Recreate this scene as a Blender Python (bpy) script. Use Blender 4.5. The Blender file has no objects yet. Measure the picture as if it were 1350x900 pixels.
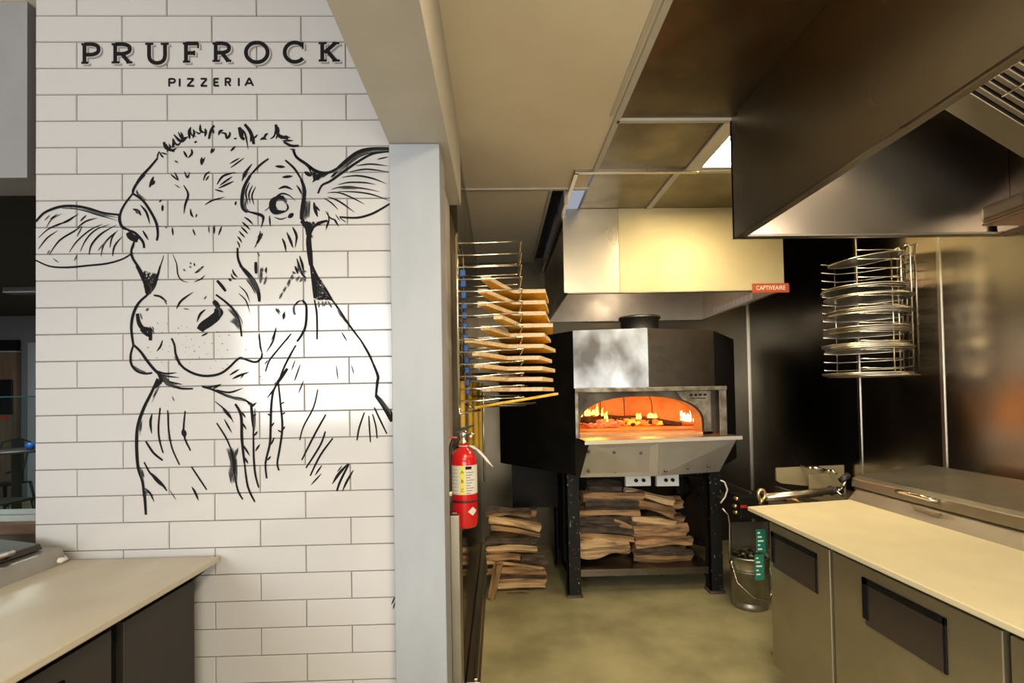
import bpy, math, random
from mathutils import Vector, Matrix, noise
R = math.radians
sc = bpy.context.scene
COL = sc.collection
random.seed(7)
PI = math.pi

# ------------------------------------------------------------------ camera
F = 667.0; CX = 675.0; CY = 507.0
CAM = Vector((0, 0, 1.54))
th, ph, ro = R(1.46), R(1.15), -0.018
fwd = Vector((math.sin(th)*math.cos(ph), math.cos(th)*math.cos(ph), math.sin(ph)))
rt0 = Vector((math.cos(th), -math.sin(th), 0)); up0 = rt0.cross(fwd)
rt = rt0*math.cos(ro) + up0*math.sin(ro); up = rt.cross(fwd)
cd = bpy.data.cameras.new('camera'); cam = bpy.data.objects.new('camera', cd); COL.objects.link(cam)
m = Matrix((rt, up, -fwd)).transposed().to_4x4(); m.translation = CAM
cam.matrix_world = m
cd.sensor_width = 36; cd.lens = F/1350*36; cd.shift_y = (CY-450)/1350; cd.clip_start = 0.05; cd.clip_end = 100
sc.camera = cam

# ------------------------------------------------------------------ view, world, lights
vs = sc.view_settings
vs.view_transform = 'Standard'; vs.look = 'None'; vs.gamma = 1; vs.use_curve_mapping = False
vs.exposure = 0.0
w = bpy.data.worlds.new('world'); sc.world = w; w.use_nodes = True
w.node_tree.nodes['Background'].inputs[0].default_value = (0.80, 0.86, 1.0, 1)
w.node_tree.nodes['Background'].inputs[1].default_value = 0.42
WARM = (1.0, 0.80, 0.50)
def area(name, loc, target, size, power, color, spread=180):
    l = bpy.data.lights.new(name, 'AREA'); l.shape = 'RECTANGLE'; l.size, l.size_y = size
    l.energy = power; l.color = color; l.spread = R(spread)
    o = bpy.data.objects.new(name, l); COL.objects.link(o); o.location = loc
    o.rotation_euler = (Vector(target)-Vector(loc)).to_track_quat('-Z', 'Y').to_euler()
    return o
area('window_daylight', (-2.75, -3.7, 2.10), (-2.1, 2, 1.7), (2.2, 1.8), 185, (0.95, 0.97, 1.0))
area('uplight_fill', (0.9, -4.3, 1.2), (0.8, 0.5, 3.4), (3.6, 2.2), 210, (1.0, 0.92, 0.78))  # added fill behind the camera, tilted up to brighten the kitchen ceiling
area('kitchen_ceiling_light', (0.55, 0.35, 2.86), (0.55, 0.36, 0), (0.35, 1.1), 62, WARM)
area('rear_ceiling_light', (0.4, -1.6, 2.86), (0.4, -1.59, 0), (1.1, 0.6), 45, (1.0, 0.84, 0.62))
area('dining_fill', (-5.5, 5.6, 2.95), (-5.5, 5.61, 0), (1.5, 1.5), 85, (1.0, 0.95, 0.88))  # added fill that lifts the dark dining room, no visible source

def U(px, py, X=None, Y=None, Z=None):
    d = rt*((px-CX)/F) + up*(-(py-CY)/F) + fwd
    if X is not None: t = (X-CAM.x)/d.x
    elif Y is not None: t = (Y-CAM.y)/d.y
    else: t = (Z-CAM.z)/d.z
    return CAM + d*t

# ------------------------------------------------------------------ materials
def lin(r, g, b):
    f = lambda c: (c/255/12.92) if c/255 <= 0.04045 else ((c/255+0.055)/1.055)**2.4
    return (f(r), f(g), f(b), 1)
def mat(name, col, rough=0.5, metal=0.0, emit=None, estr=0.0, aniso=0.0, arot=0.0, coat=0.0):
    m = bpy.data.materials.new(name); m.use_nodes = True
    b = m.node_tree.nodes['Principled BSDF']
    b.inputs['Base Color'].default_value = col; b.inputs['Roughness'].default_value = rough
    b.inputs['Metallic'].default_value = metal
    if coat: b.inputs['Coat Weight'].default_value = coat
    if emit:
        b.inputs['Emission Color'].default_value = emit; b.inputs['Emission Strength'].default_value = estr
    if aniso:
        b.inputs['Anisotropic'].default_value = aniso; b.inputs['Anisotropic Rotation'].default_value = arot
        t = m.node_tree.nodes.new('ShaderNodeTangent'); t.direction_type = 'RADIAL'; t.axis = 'Z'
        m.node_tree.links.new(t.outputs[0], b.inputs['Tangent'])
    return m
def noisy(m, c2, scale=(5, 5, 5), detail=4, lo=0.35, hi=0.65, bump=0.0, rvar=None, coords='Object', bdist=0.01):
    nt = m.node_tree; b = nt.nodes['Principled BSDF']
    tc = nt.nodes.new('ShaderNodeTexCoord'); mp = nt.nodes.new('ShaderNodeMapping')
    mp.inputs['Scale'].default_value = scale
    nz = nt.nodes.new('ShaderNodeTexNoise'); nz.inputs['Scale'].default_value = 1; nz.inputs['Detail'].default_value = detail
    mr = nt.nodes.new('ShaderNodeMapRange'); mr.inputs['From Min'].default_value = lo; mr.inputs['From Max'].default_value = hi
    mx = nt.nodes.new('ShaderNodeMix'); mx.data_type = 'RGBA'
    mx.inputs['A'].default_value = b.inputs['Base Color'].default_value; mx.inputs['B'].default_value = c2
    L = nt.links.new
    L(tc.outputs[coords], mp.inputs[0]); L(mp.outputs[0], nz.inputs['Vector']); L(nz.outputs['Fac'], mr.inputs['Value'])
    L(mr.outputs[0], mx.inputs['Factor']); L(mx.outputs['Result'], b.inputs['Base Color'])
    if bump:
        bp = nt.nodes.new('ShaderNodeBump'); bp.inputs['Strength'].default_value = bump; bp.inputs['Distance'].default_value = bdist
        L(nz.outputs['Fac'], bp.inputs['Height']); L(bp.outputs[0], b.inputs['Normal'])
    if rvar:
        r = nt.nodes.new('ShaderNodeMapRange'); r.inputs['From Min'].default_value = lo; r.inputs['From Max'].default_value = hi
        r.inputs['To Min'].default_value, r.inputs['To Max'].default_value = rvar
        L(nz.outputs['Fac'], r.inputs['Value']); L(r.outputs[0], b.inputs['Roughness'])
    return m
SS = (0.50, 0.46, 0.39, 1)
M = {}
M['tile'] = mat('white glazed tile', (0.45, 0.445, 0.445, 1), 0.12)
M['grout'] = mat('grey grout', (0.13, 0.12, 0.11, 1), 0.9)
M['ink'] = mat('black paint', (0.005, 0.005, 0.006, 1), 0.8)
M['ink2'] = mat('diluted grey paint', (0.06, 0.06, 0.06, 1), 0.55)
M['inkpale'] = mat('pale grey paint', (0.30, 0.29, 0.28, 1), 0.5)
M['inkshadow'] = mat('grey brown paint', (0.20, 0.165, 0.16, 1), 0.5)
M['paintwall'] = noisy(mat('pale grey wall paint', (0.30, 0.325, 0.36, 1), 0.55), (0.265, 0.29, 0.32, 1), (6, 6, 2), bump=0.05)
M['greige'] = noisy(mat('taupe wall paint', (0.50, 0.47, 0.42, 1), 0.6), (0.46, 0.43, 0.38, 1), (5, 5, 5), bump=0.04)
M['ceil'] = noisy(mat('cream ceiling board', (0.74, 0.67, 0.54, 1), 0.7), (0.68, 0.61, 0.48, 1), (2, 2, 2), bump=0.04)
M['grid'] = mat('white grid bar', (0.48, 0.46, 0.40, 1), 0.5)
M['ss'] = noisy(mat('stainless steel', SS, 0.3, 1.0), (0.42, 0.39, 0.33, 1), (1.5, 1.5, 1.5), rvar=(0.26, 0.38))
M['ssmatte'] = noisy(mat('satin stainless steel', (0.40, 0.375, 0.31, 1), 0.42, 1.0), (0.32, 0.29, 0.24, 1), (3, 3, 3), rvar=(0.38, 0.5))
M['ssw'] = noisy(mat('brushed stainless wall sheet', (0.40, 0.36, 0.31, 1), 0.26, 1.0, aniso=0.75, arot=0.25), (0.33, 0.30, 0.26, 1), (0.6, 0.6, 0.6), rvar=(0.2, 0.3))
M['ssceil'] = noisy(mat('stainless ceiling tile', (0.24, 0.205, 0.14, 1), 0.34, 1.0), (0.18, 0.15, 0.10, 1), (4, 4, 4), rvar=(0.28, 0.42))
M['ssdark'] = noisy(mat('dark toned steel', (0.20, 0.175, 0.14, 1), 0.33, 1.0), (0.12, 0.10, 0.08, 1), (3, 3, 6), rvar=(0.25, 0.45))
M['sslit'] = noisy(mat('lamplit satin steel', (0.60, 0.53, 0.34, 1), 0.6, .9), (0.53, 0.46, 0.29, 1), (2, 2, 2), rvar=(0.58, 0.66))  # warm lamplight mixed into the steel colour
M['sspol'] = noisy(mat('polished steel with soot', (0.27, 0.29, 0.31, 1), 0.24, 1.0), (0.085, 0.08, 0.078, 1), (3.5, 3.5, 2.4), lo=0.38, hi=0.68, bump=0.2, rvar=(0.22, 0.45))  # pale and dark patches imitate broken reflections as well as soot
M['chrome'] = mat('chrome wire', (0.72, 0.68, 0.58, 1), 0.18, 1.0)
M['alu'] = mat('aluminium', (0.62, 0.58, 0.48, 1), 0.32, 1.0)
M['galv'] = noisy(mat('galvanised steel', (0.52, 0.50, 0.42, 1), 0.35, 1.0), (0.36, 0.35, 0.30, 1), (14, 14, 8), rvar=(0.28, 0.5))
M['black'] = mat('black', (0.006, 0.006, 0.007, 1), 0.55)
M['ovenblack'] = noisy(mat('black enamel', (0.004, 0.004, 0.004, 1), 0.6), (0.008, 0.007, 0.006, 1), (8, 8, 8))
M['legblack'] = noisy(mat('chipped black steel', (0.008, 0.008, 0.007, 1), 0.6), (0.30, 0.27, 0.22, 1), (70, 70, 40), lo=0.66, hi=0.72)
for k_ in ('ink','ink2','black','ovenblack','legblack'): M[k_].node_tree.nodes['Principled BSDF'].inputs['Specular IOR Level'].default_value = .2
M['soot'] = noisy(mat('soot darkened steel', (0.07, 0.06, 0.045, 1), 0.42, 1.0), (0.035, 0.03, 0.024, 1), (6, 6, 6), rvar=(.35, .5))
M['frame'] = noisy(mat('scratched oven frame steel', (0.19, 0.17, 0.13, 1), 0.4, 1.0), (0.10, 0.085, 0.065, 1), (14, 14, 14), rvar=(.35, .5))
M['apron'] = noisy(mat('pale brushed apron steel', (0.62, 0.59, 0.53, 1), 0.48, .75), (0.50, 0.47, 0.41, 1), (3, 3, 3), rvar=(.42, .5))
M['rubber'] = mat('black rubber', (0.012, 0.012, 0.013, 1), 0.45)
M['board'] = noisy(mat('cream cutting board plastic', (0.68, 0.62, 0.42, 1), 0.42), (0.63, 0.565, 0.375, 1), (4, 4, 4), rvar=(0.38, 0.5))
M['boardl'] = noisy(mat('worn off-white cutting board', (0.47, 0.43, 0.35, 1), 0.45), (0.41, 0.37, 0.295, 1), (4, 2, 4), rvar=(0.38, 0.5))
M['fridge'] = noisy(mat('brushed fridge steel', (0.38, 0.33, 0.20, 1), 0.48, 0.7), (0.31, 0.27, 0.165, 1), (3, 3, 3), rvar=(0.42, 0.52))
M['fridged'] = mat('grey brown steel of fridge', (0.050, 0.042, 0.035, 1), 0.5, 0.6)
M['recess'] = mat('dark brown plastic', (0.045, 0.033, 0.024, 1), 0.5)
M['floor'] = noisy(mat('polished concrete', (0.41, 0.375, 0.215, 1), 0.42), (0.22, 0.20, 0.11, 1), (2.6, 2.6, 2.6), detail=8, lo=0.32, hi=0.7, rvar=(0.32, 0.55))
M['red'] = mat('red enamel', (0.55, 0.006, 0.010, 1), 0.22, coat=0.5)
M['label'] = mat('white label', (0.62, 0.62, 0.58, 1), 0.5)
M['labprint'] = mat('grey print', (0.22, 0.22, 0.22, 1), 0.5)
M['yellow'] = mat('yellow print', (0.70, 0.65, 0.03, 1), 0.5)
M['blue'] = mat('blue plastic', (0.01, 0.10, 0.42, 1), 0.4)
M['bluegrey'] = mat('blue grey metal', (0.08, 0.11, 0.15, 1), 0.35, 0.5)
M['plasticstrap'] = mat('pale plastic strap', (0.60, 0.55, 0.52, 1), 0.5)
M['green'] = mat('green card', (0.005, 0.12, 0.075, 1), 0.4)
M['redlabel'] = mat('red brown nameplate', (0.36, 0.06, 0.02, 1), 0.45)
M['white'] = mat('white paint', (0.75, 0.72, 0.66, 1), 0.5)
M['oak'] = noisy(mat('brown wood veneer', (0.15, 0.10, 0.065, 1), 0.5), (0.10, 0.065, 0.04, 1), (12, 12, 1.5))
M['peel'] = noisy(mat('yellow birch plywood', (0.85, 0.54, 0.06, 1), 0.45), (0.70, 0.41, 0.04, 1), (20, 3, 20), bump=0.05)
M['peeledge'] = noisy(mat('pale sawn wood edge', (0.75, 0.58, 0.36, 1), 0.6), (0.58, 0.38, 0.19, 1), (50, 50, 120))
M['log'] = noisy(mat('split firewood', (0.42, 0.24, 0.105, 1), 0.8), (0.07, 0.04, 0.022, 1), (3.5, 34, 34), detail=8, lo=0.42, hi=0.68, bump=1.0, bdist=.02)
M['logpale'] = noisy(mat('pale split firewood', (0.62, 0.42, 0.21, 1), 0.8), (0.16, 0.09, 0.045, 1), (3, 40, 40), detail=8, lo=0.45, hi=0.75, bump=1.0, bdist=.02)
M['bark'] = noisy(mat('grey bark', (0.10, 0.072, 0.05, 1), 0.9), (0.03, 0.02, 0.014, 1), (9, 40, 40), detail=6, bump=1.0)
M['brick'] = noisy(mat('fire brick', (0.74, 0.42, 0.15, 1), 0.8), (0.54, 0.27, 0.09, 1), (5, 5, 5), bump=0.2)
M['stone'] = noisy(mat('baking stone', (0.55, 0.30, 0.13, 1), 0.6), (0.40, 0.20, 0.09, 1), (6, 6, 6))
M['char'] = noisy(mat('charred wood', (0.010, 0.008, 0.007, 1), 0.9), (0.05, 0.03, 0.02, 1), (20, 20, 20), bump=1.0)
M['ember'] = mat('glowing ember', (0.2, 0.02, 0.0, 1), 0.9, emit=(1.0, 0.10, 0.015, 1), estr=2.6)
M['ember2'] = mat('hot ember', (0.3, 0.1, 0.0, 1), 0.9, emit=(1.0, 0.22, 0.02, 1), estr=3)
M['ash'] = noisy(mat('pink grey ash', (0.50, 0.32, 0.26, 1), 0.9, emit=(1.0, 0.16, 0.05, 1), estr=0.5), (0.2, 0.06, 0.04, 1), (40, 40, 40), bump=0.8)
M['flame'] = mat('flame', (0, 0, 0, 1), 0.9, emit=(1.0, 0.42, 0.06, 1), estr=7)
M['flame2'] = mat('white hot flame', (0, 0, 0, 1), 0.9, emit=(1.0, 0.68, 0.30, 1), estr=9)
M['troffer'] = mat('lit diffuser', (0.8, 0.8, 0.8, 1), 0.5, emit=(1.0, 0.80, 0.46, 1), estr=46)
M['dceil'] = mat('dark dining ceiling', (0.028, 0.026, 0.025, 1), 0.8)
M['dwall'] = mat('grey dining wall', (0.13, 0.135, 0.15, 1), 0.8)
M['iron'] = mat('dark metal furniture', (0.012, 0.011, 0.011, 1), 0.45)
M['tabletop'] = mat('dark table top', (0.05, 0.042, 0.038, 1), 0.4)
M['ledge'] = noisy(mat('brown wooden ledge', (0.16, 0.10, 0.06, 1), 0.4), (0.08, 0.05, 0.03, 1), (3, 20, 20))
M['copper'] = mat('brass fitting', (0.60, 0.45, 0.22, 1), 0.3, 1.0)
M['ledred'] = mat('red plastic', (0.5, 0.02, 0.01, 1), 0.4)
gm = mat('clear green glass', (0.75, 0.9, 0.86, 1), 0.02); gm.node_tree.nodes['Principled BSDF'].inputs['Transmission Weight'].default_value = 1.0
gm.node_tree.nodes['Principled BSDF'].inputs['IOR'].default_value = 1.1
M['glass'] = gm

# ------------------------------------------------------------------ helpers
class MB:
    def __init__(s): s.v = []; s.f = []; s.mi = []; s.sm = []
    def add(s, vs, fs, mi=0, sm=False):
        o = len(s.v); s.v += [tuple(v) for v in vs]
        for f in fs: s.f.append(tuple(o+i for i in f)); s.mi.append(mi); s.sm.append(sm)
    def box(s, a, b, mi=0):
        x0, x1 = sorted((a[0], b[0])); y0, y1 = sorted((a[1], b[1])); z0, z1 = sorted((a[2], b[2]))
        v = [(x0,y0,z0),(x1,y0,z0),(x1,y1,z0),(x0,y1,z0),(x0,y0,z1),(x1,y0,z1),(x1,y1,z1),(x0,y1,z1)]
        s.add(v, [(0,3,2,1),(4,5,6,7),(0,1,5,4),(1,2,6,5),(2,3,7,6),(3,0,4,7)], mi)
    def hexa(s, v, mi=0):      # 8 verts: bottom 4 ccw, top 4
        s.add(v, [(0,3,2,1),(4,5,6,7),(0,1,5,4),(1,2,6,5),(2,3,7,6),(3,0,4,7)], mi)
    def prism(s, pts, z0, z1, mi=0, ms=None):   # plan polygon
        n = len(pts)
        s.add([(p[0],p[1],z0) for p in pts]+[(p[0],p[1],z1) for p in pts],
              [tuple(range(n-1,-1,-1)), tuple(range(n,2*n))]+[(i,(i+1)%n,n+(i+1)%n,n+i) for i in range(n)], mi)
        if ms is not None:
            for i in range(n): s.mi[-1-i] = ms
    def prismx(s, pts, x0, x1, mi=0):  # pts in (y,z)
        n = len(pts)
        s.add([(x0,p[0],p[1]) for p in pts]+[(x1,p[0],p[1]) for p in pts],
              [tuple(range(n)), tuple(range(2*n-1,n-1,-1))]+[(i,n+i,n+(i+1)%n,(i+1)%n) for i in range(n)], mi)
    def prismy(s, pts, y0, y1, mi=0):  # pts in (x,z)
        n = len(pts)
        s.add([(p[0],y0,p[1]) for p in pts]+[(p[0],y1,p[1]) for p in pts],
              [tuple(range(n)), tuple(range(2*n-1,n-1,-1))]+[(i,n+i,n+(i+1)%n,(i+1)%n) for i in range(n)], mi)
    def tube(s, pts, r, n=8, mi=0, closed=False):
        pts = [Vector(p) for p in pts]; k = len(pts); rr = r if isinstance(r, (list, tuple)) else [r]*k
        vs = []; prev = None
        for i, p in enumerate(pts):
            if closed: d = pts[(i+1)%k]-pts[i-1]
            else: d = pts[min(i+1,k-1)]-pts[max(i-1,0)]
            d.normalize()
            if prev is None:
                a = Vector((0,0,1)) if abs(d.z) < 0.9 else Vector((1,0,0)); u = d.cross(a).normalized()
            else:
                u = (prev - d*prev.dot(d)).normalized()
            prev = u; q = d.cross(u)
            for j in range(n):
                t = 2*PI*j/n; vs.append(p+(u*math.cos(t)+q*math.sin(t))*rr[i])
        fs = []
        for i in range(k if closed else k-1):
            for j in range(n):
                a = i*n+j; b = i*n+(j+1)%n; c = ((i+1)%k)*n+(j+1)%n; d2 = ((i+1)%k)*n+j
                fs.append((a,b,c,d2))
        if not closed: fs += [tuple(range(n-1,-1,-1)), tuple(range((k-1)*n, k*n))]
        s.add(vs, fs, mi, True)
    def lathe(s, prof, c=(0,0,0), n=28, mi=0, axis='z', sm=True):
        vs = []
        for r, h in prof:
            for j in range(n):
                t = 2*PI*j/n; a, b = r*math.cos(t), r*math.sin(t)
                if axis == 'z': v = (c[0]+a, c[1]+b, c[2]+h)
                elif axis == 'y': v = (c[0]+a, c[1]+h, c[2]-b)
                else: v = (c[0]+h, c[1]+a, c[2]+b)
                vs.append(v)
        fs = []
        for i in range(len(prof)-1):
            for j in range(n): fs.append((i*n+j, i*n+(j+1)%n, (i+1)*n+(j+1)%n, (i+1)*n+j))
        s.add(vs, fs, mi, sm)
        if prof[0][0] > 1e-5: s.add(vs[:n], [tuple(range(n-1,-1,-1))], mi)
        if prof[-1][0] > 1e-5: s.add(vs[-n:], [tuple(range(n))], mi)
    def build(s, name, mats, parent=None, bevel=0.0, loc=None, seg=2):
        me = bpy.data.meshes.new(name); me.from_pydata(s.v, [], s.f)
        for i, p in enumerate(me.polygons): p.material_index = s.mi[i]; p.use_smooth = s.sm[i]
        if not isinstance(mats, (list, tuple)): mats = [mats]
        for k in mats: me.materials.append(M[k])
        me.update()
        o = bpy.data.objects.new(name, me); COL.objects.link(o)
        if bevel:
            bv = o.modifiers.new('bevel', 'BEVEL'); bv.width = bevel; bv.segments = seg; bv.limit_method = 'ANGLE'; bv.angle_limit = R(40)
        if parent: o.parent = parent; o.matrix_parent_inverse = world(parent).inverted()
        if loc: o.location = loc
        return o
def parent_inv(p): return world(p).inverted()
def world(p):
    l = Matrix.LocRotScale(p.location, p.rotation_euler, p.scale)
    return world(p.parent) @ p.matrix_parent_inverse @ l if p.parent else l
def tag(o, label, cat, group=None, kind=None):
    if label: o['label'] = label
    if cat: o['category'] = cat
    if group: o['group'] = group
    if kind: o['kind'] = kind
    return o
def thing(name, loc, label, cat, group=None, rz=0):
    o = bpy.data.objects.new(name, None); COL.objects.link(o); o.location = loc; o.rotation_euler = (0,0,rz)
    o.empty_display_size = 0.05
    return tag(o, label, cat, group)
def S(name, mb, mats, bevel=0.0):
    o = mb.build(name, mats, bevel=bevel); o['kind'] = 'structure'; return o
def text(name, s, m, size, loc, rot, parent=None, ext=0.0004, align='CENTER', sx=1.0):
    cu = bpy.data.curves.new('t', 'FONT'); cu.body = s; cu.size = size; cu.extrude = ext; cu.align_x = align; cu.align_y = 'CENTER'
    cu.resolution_u = 3
    t = bpy.data.objects.new('t', cu); COL.objects.link(t)
    dg = bpy.context.evaluated_depsgraph_get(); dg.update()
    me = bpy.data.meshes.new_from_object(t.evaluated_get(dg)); bpy.data.objects.remove(t)
    me.materials.clear(); me.materials.append(M[m])
    me.transform(Matrix.Translation(loc) @ rot.to_4x4() @ Matrix.Diagonal((sx,1,1,1)))
    o = bpy.data.objects.new(name, me); COL.objects.link(o)
    if parent: o.parent = parent; o.matrix_parent_inverse = parent_inv(parent)
    return o
def sub(o):   # subdiv helper
    mdf = o.modifiers.new('s', 'SUBSURF'); mdf.levels = 1; mdf.render_levels = 1
    return o

# ================================================================== STRUCTURE
YT = 2.05
b = MB(); b.box((-11.8, -4.5, -0.1), (2.75, 9, 0)); S('floor', b, 'floor')
# tiled wall: individual bevelled tiles
TW, TH = 0.3578, 0.1072
x_right = -0.405; x_left = U(46, 400, Y=YT).x
z_ref = U(45, 159.5, Y=YT).z           # a course line
x_ref = U(160.5, 140, Y=YT).x          # a joint in the course above that line... (row 124.5-159.5 has joints at 103; row 159.5-194 at 160)
gap = 0.0028
b = MB(); b.box((x_left, YT+0.006, 0), (x_right, YT+0.16, 3.17), 1)
rnd = random.Random(3)
k0 = -int(z_ref/TH)-1
for k in range(k0, 40):
    z1 = z_ref - 0 + k*TH; z0 = z1 - TH
    if z1 < 0.0 or z0 > 3.17: continue
    z0c, z1c = max(z0, 0), min(z1, 3.17)
    off = x_ref + (0 if k % 2 == 0 else TW/2)
    n = int((x_left-off)//TW)-1
    while off+n*TW < x_right:
        a, c = max(off+n*TW, x_left), min(off+(n+1)*TW, x_right); n += 1
        if c-a < 0.01: continue
        a += gap/2; c -= gap/2; zz0 = z0c+gap/2; zz1 = z1c-gap/2; bv = 0.0025
        t1, t2 = rnd.uniform(-.0006,.0006), rnd.uniform(-.0004,.0004)
        f = lambda x, z: YT + (t1 if x > (a+c)/2 else -t1) + (t2 if z > (zz0+zz1)/2 else -t2)
        fr = [(a+bv,f(a,zz0),zz0+bv),(c-bv,f(c,zz0),zz0+bv),(c-bv,f(c,zz1),zz1-bv),(a+bv,f(a,zz1),zz1-bv)]
        bk = [(a,YT+.003,zz0),(c,YT+.003,zz0),(c,YT+.003,zz1),(a,YT+.003,zz1)]
        b2 = [(x,YT+.007,z) for x,y,z in bk]
        b.add(fr+bk+b2, [(0,1,2,3),(4,5,1,0),(5,6,2,1),(6,7,3,2),(7,4,0,3),(8,9,5,4),(9,10,6,5),(10,11,7,6),(11,8,4,7)], 0)
S('wall_tiled', b, ['tile', 'grout'])
# column
b = MB(); b.box((-0.421, 2.0, 0), (-0.222, 2.2, 2.545)); S('wall_column', b, 'paintwall', 0.003)
b = MB(); b.box((-0.421, 2.2, 0), (-0.246, 2.66, 2.545)); S('wall_column_return', b, 'greige', 0.002)
# beam overhead
b = MB(); b.box((-0.421, -3, 2.547), (-0.185, 2.66, 3.17)); S('wall_beam', b, 'greige', 0.002)
b = MB(); b.box((-7, -4.5, 3.172), (-0.2, 2.6, 3.25)); S('ceiling_dining_front', b, 'ceil')
# kitchen ceiling
b = MB(); b.box((-0.19, -4.5, 2.907), (0.60, 2.66, 2.95)); b.box((-0.23, 2.66, 2.907), (0.60, 3.33, 2.95)); b.box((-0.23, 3.34, 2.907), (0.375, 5.3, 2.95)); S('ceiling', b, 'ceil')
b = MB(); b.box((0.375, 3.34, 2.96), (0.5, 5.3, 2.99)); S('ceiling_slot', b, 'black')
b = MB(); b.box((0.465, 3.34, 2.89), (0.50, 5.2, 2.915)); b.box((0.36, 3.34, 2.895), (0.378, 5.2, 2.915)); b.box((-0.21, 3.32, 2.898), (0.62, 3.345, 2.912)); b.box((-0.21,2.66,2.9),(-0.195,5.2,2.912)); S('trim_1', b, 'grid')
b = MB(); b.box((0.595, -4.5, 2.893), (0.625, 3.05, 2.912)); b.box((0.565,-4.5,2.902),(0.583,2.45,2.91)); S('trim_2', b, 'grid', 0.001)
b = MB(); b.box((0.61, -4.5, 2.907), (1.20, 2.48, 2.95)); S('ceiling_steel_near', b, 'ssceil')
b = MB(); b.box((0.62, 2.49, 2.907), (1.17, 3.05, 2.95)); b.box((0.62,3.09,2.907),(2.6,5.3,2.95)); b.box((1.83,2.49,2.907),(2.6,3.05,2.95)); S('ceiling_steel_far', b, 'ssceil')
b = MB(); b.box((0.61, 2.475, 2.893), (2.6, 2.5, 2.912)); b.box((0.61, 3.05, 2.893), (2.6, 3.085, 2.912)); b.box((1.165, 2.49, 2.896), (1.205, 3.06, 2.912)); b.box((1.11, 3.08, 2.896), (1.15, 3.7, 2.912)); b.box((1.80,2.49,2.896),(1.83,3.06,2.912)); S('trim_3', b, 'grid', 0.001)
# walls
b = MB(); b.box((2.6, -1, 0), (2.75, 5.35, 2.95)); S('wall_right', b, 'ssw')
b = MB(); b.box((-0.3, 5.2, 0), (2.75, 5.35, 2.95)); M['backsteel'] = noisy(mat('dark steel back wall', (0.10, 0.088, 0.065, 1), 0.32, 1.0), (0.085, 0.074, 0.055, 1), (1, 1, 1), rvar=(.28, .36))
S('wall_back', b, 'backsteel')
b = MB()
for yy in (2.9, 3.59): b.box((2.594, yy-0.012, 0.9), (2.602, yy+0.012, 2.9))
b.box((2.585, 5.185, 0), (2.6, 5.2, 2.9)); 
S('trim_4', b, 'alu', 0.001)
b = MB(); b.box((-0.34, 2.66, 0), (-0.205, 5.3, 2.907))
M['sheet'] = noisy(mat('reflective dark steel sheet', (0.15, 0.12, 0.085, 1), 0.12, 1.0), (0.11, 0.09, 0.06, 1), (1, 1, 1), rvar=(0.08, 0.16))
S('wall_left', b, 'sheet')
b = MB(); b.box((-0.203, 2.70, 0), (-0.125, 5.19, 0.03)); b.box((-0.16,2.70,0.03),(-0.14,5.19,0.05)); S('baseboard_left', b, 'alu', 0.004)
b = MB(); b.box((-0.232, 2.30, 0), (-0.19, 2.345, 1.0)); b.box((-0.232, 2.36, 0), (-0.205, 2.64, 1.0)); S('trim_5', b, 'ssmatte', 0.003)
# dining side
b = MB(); b.box((-7, 2.07, 2.45), (-1.887, 2.25, 3.17)); M['bulk'] = noisy(mat('grey bulkhead paint', (0.23, 0.23, 0.235, 1), .6), (0.19, 0.19, 0.195, 1), (3, 3, 2))
S('wall_bulkhead', b, 'bulk')
b = MB(); b.box((-11.5, 2.75, 3.0), (-0.45, 8.8, 3.05)); S('ceiling_dining', b, 'dceil')
b = MB(); b.box((-11.5, 8.6, 0), (2.0, 8.8, 3.05)); S('wall_far', b, 'dwall')
b = MB(); b.box((-0.45, 2.68, 0), (-0.35, 8.6, 3.0)); S('wall_partition', b, 'dwall')
b = MB(); b.box((-11.7, -4.5, 0), (-11.5, 8.8, 3.2)); S('wall_outer', b, 'dwall')
b = MB(); p = U(43, 440, Y=8.57)
b.box((p.x-0.07, 8.56, 0), (p.x+0.4, 8.6, 2.55)); S('trim_6', b, 'paintwall')

# ================================================================== MURAL
CR = {'A':(150,150,5.0),'B':(300,150,5.625),'C':(30,230,5.625),'D':(150,350,5.625),'E':(290,290,5.625),'F':(160,490,4.5),'G':(340,480,4.5),'P':(0,0,1.0),
      'Q':(0,0,4.5),'T':(250,0,4.5)}
def cpt(c, x, y): ox, oy, k = CR[c]; return (ox+x/k, oy+y/k)
def smooth(pts, it=3):
    if len(pts) < 3: return pts
    out = []
    n = len(pts)
    for i in range(n-1):
        p0, p1, p2, p3 = pts[max(i-1,0)], pts[i], pts[i+1], pts[min(i+2,n-1)]
        for k in range(it+1):
            t = k/(it+1)
            out.append(tuple(0.5*(2*p1[a]+(p2[a]-p0[a])*t+(2*p0[a]-5*p1[a]+4*p2[a]-p3[a])*t*t+(3*p1[a]-p0[a]-3*p2[a]+p3[a])*t**3) for a in (0,1)))
    out.append(pts[-1]); return out
layer = [0]
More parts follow.
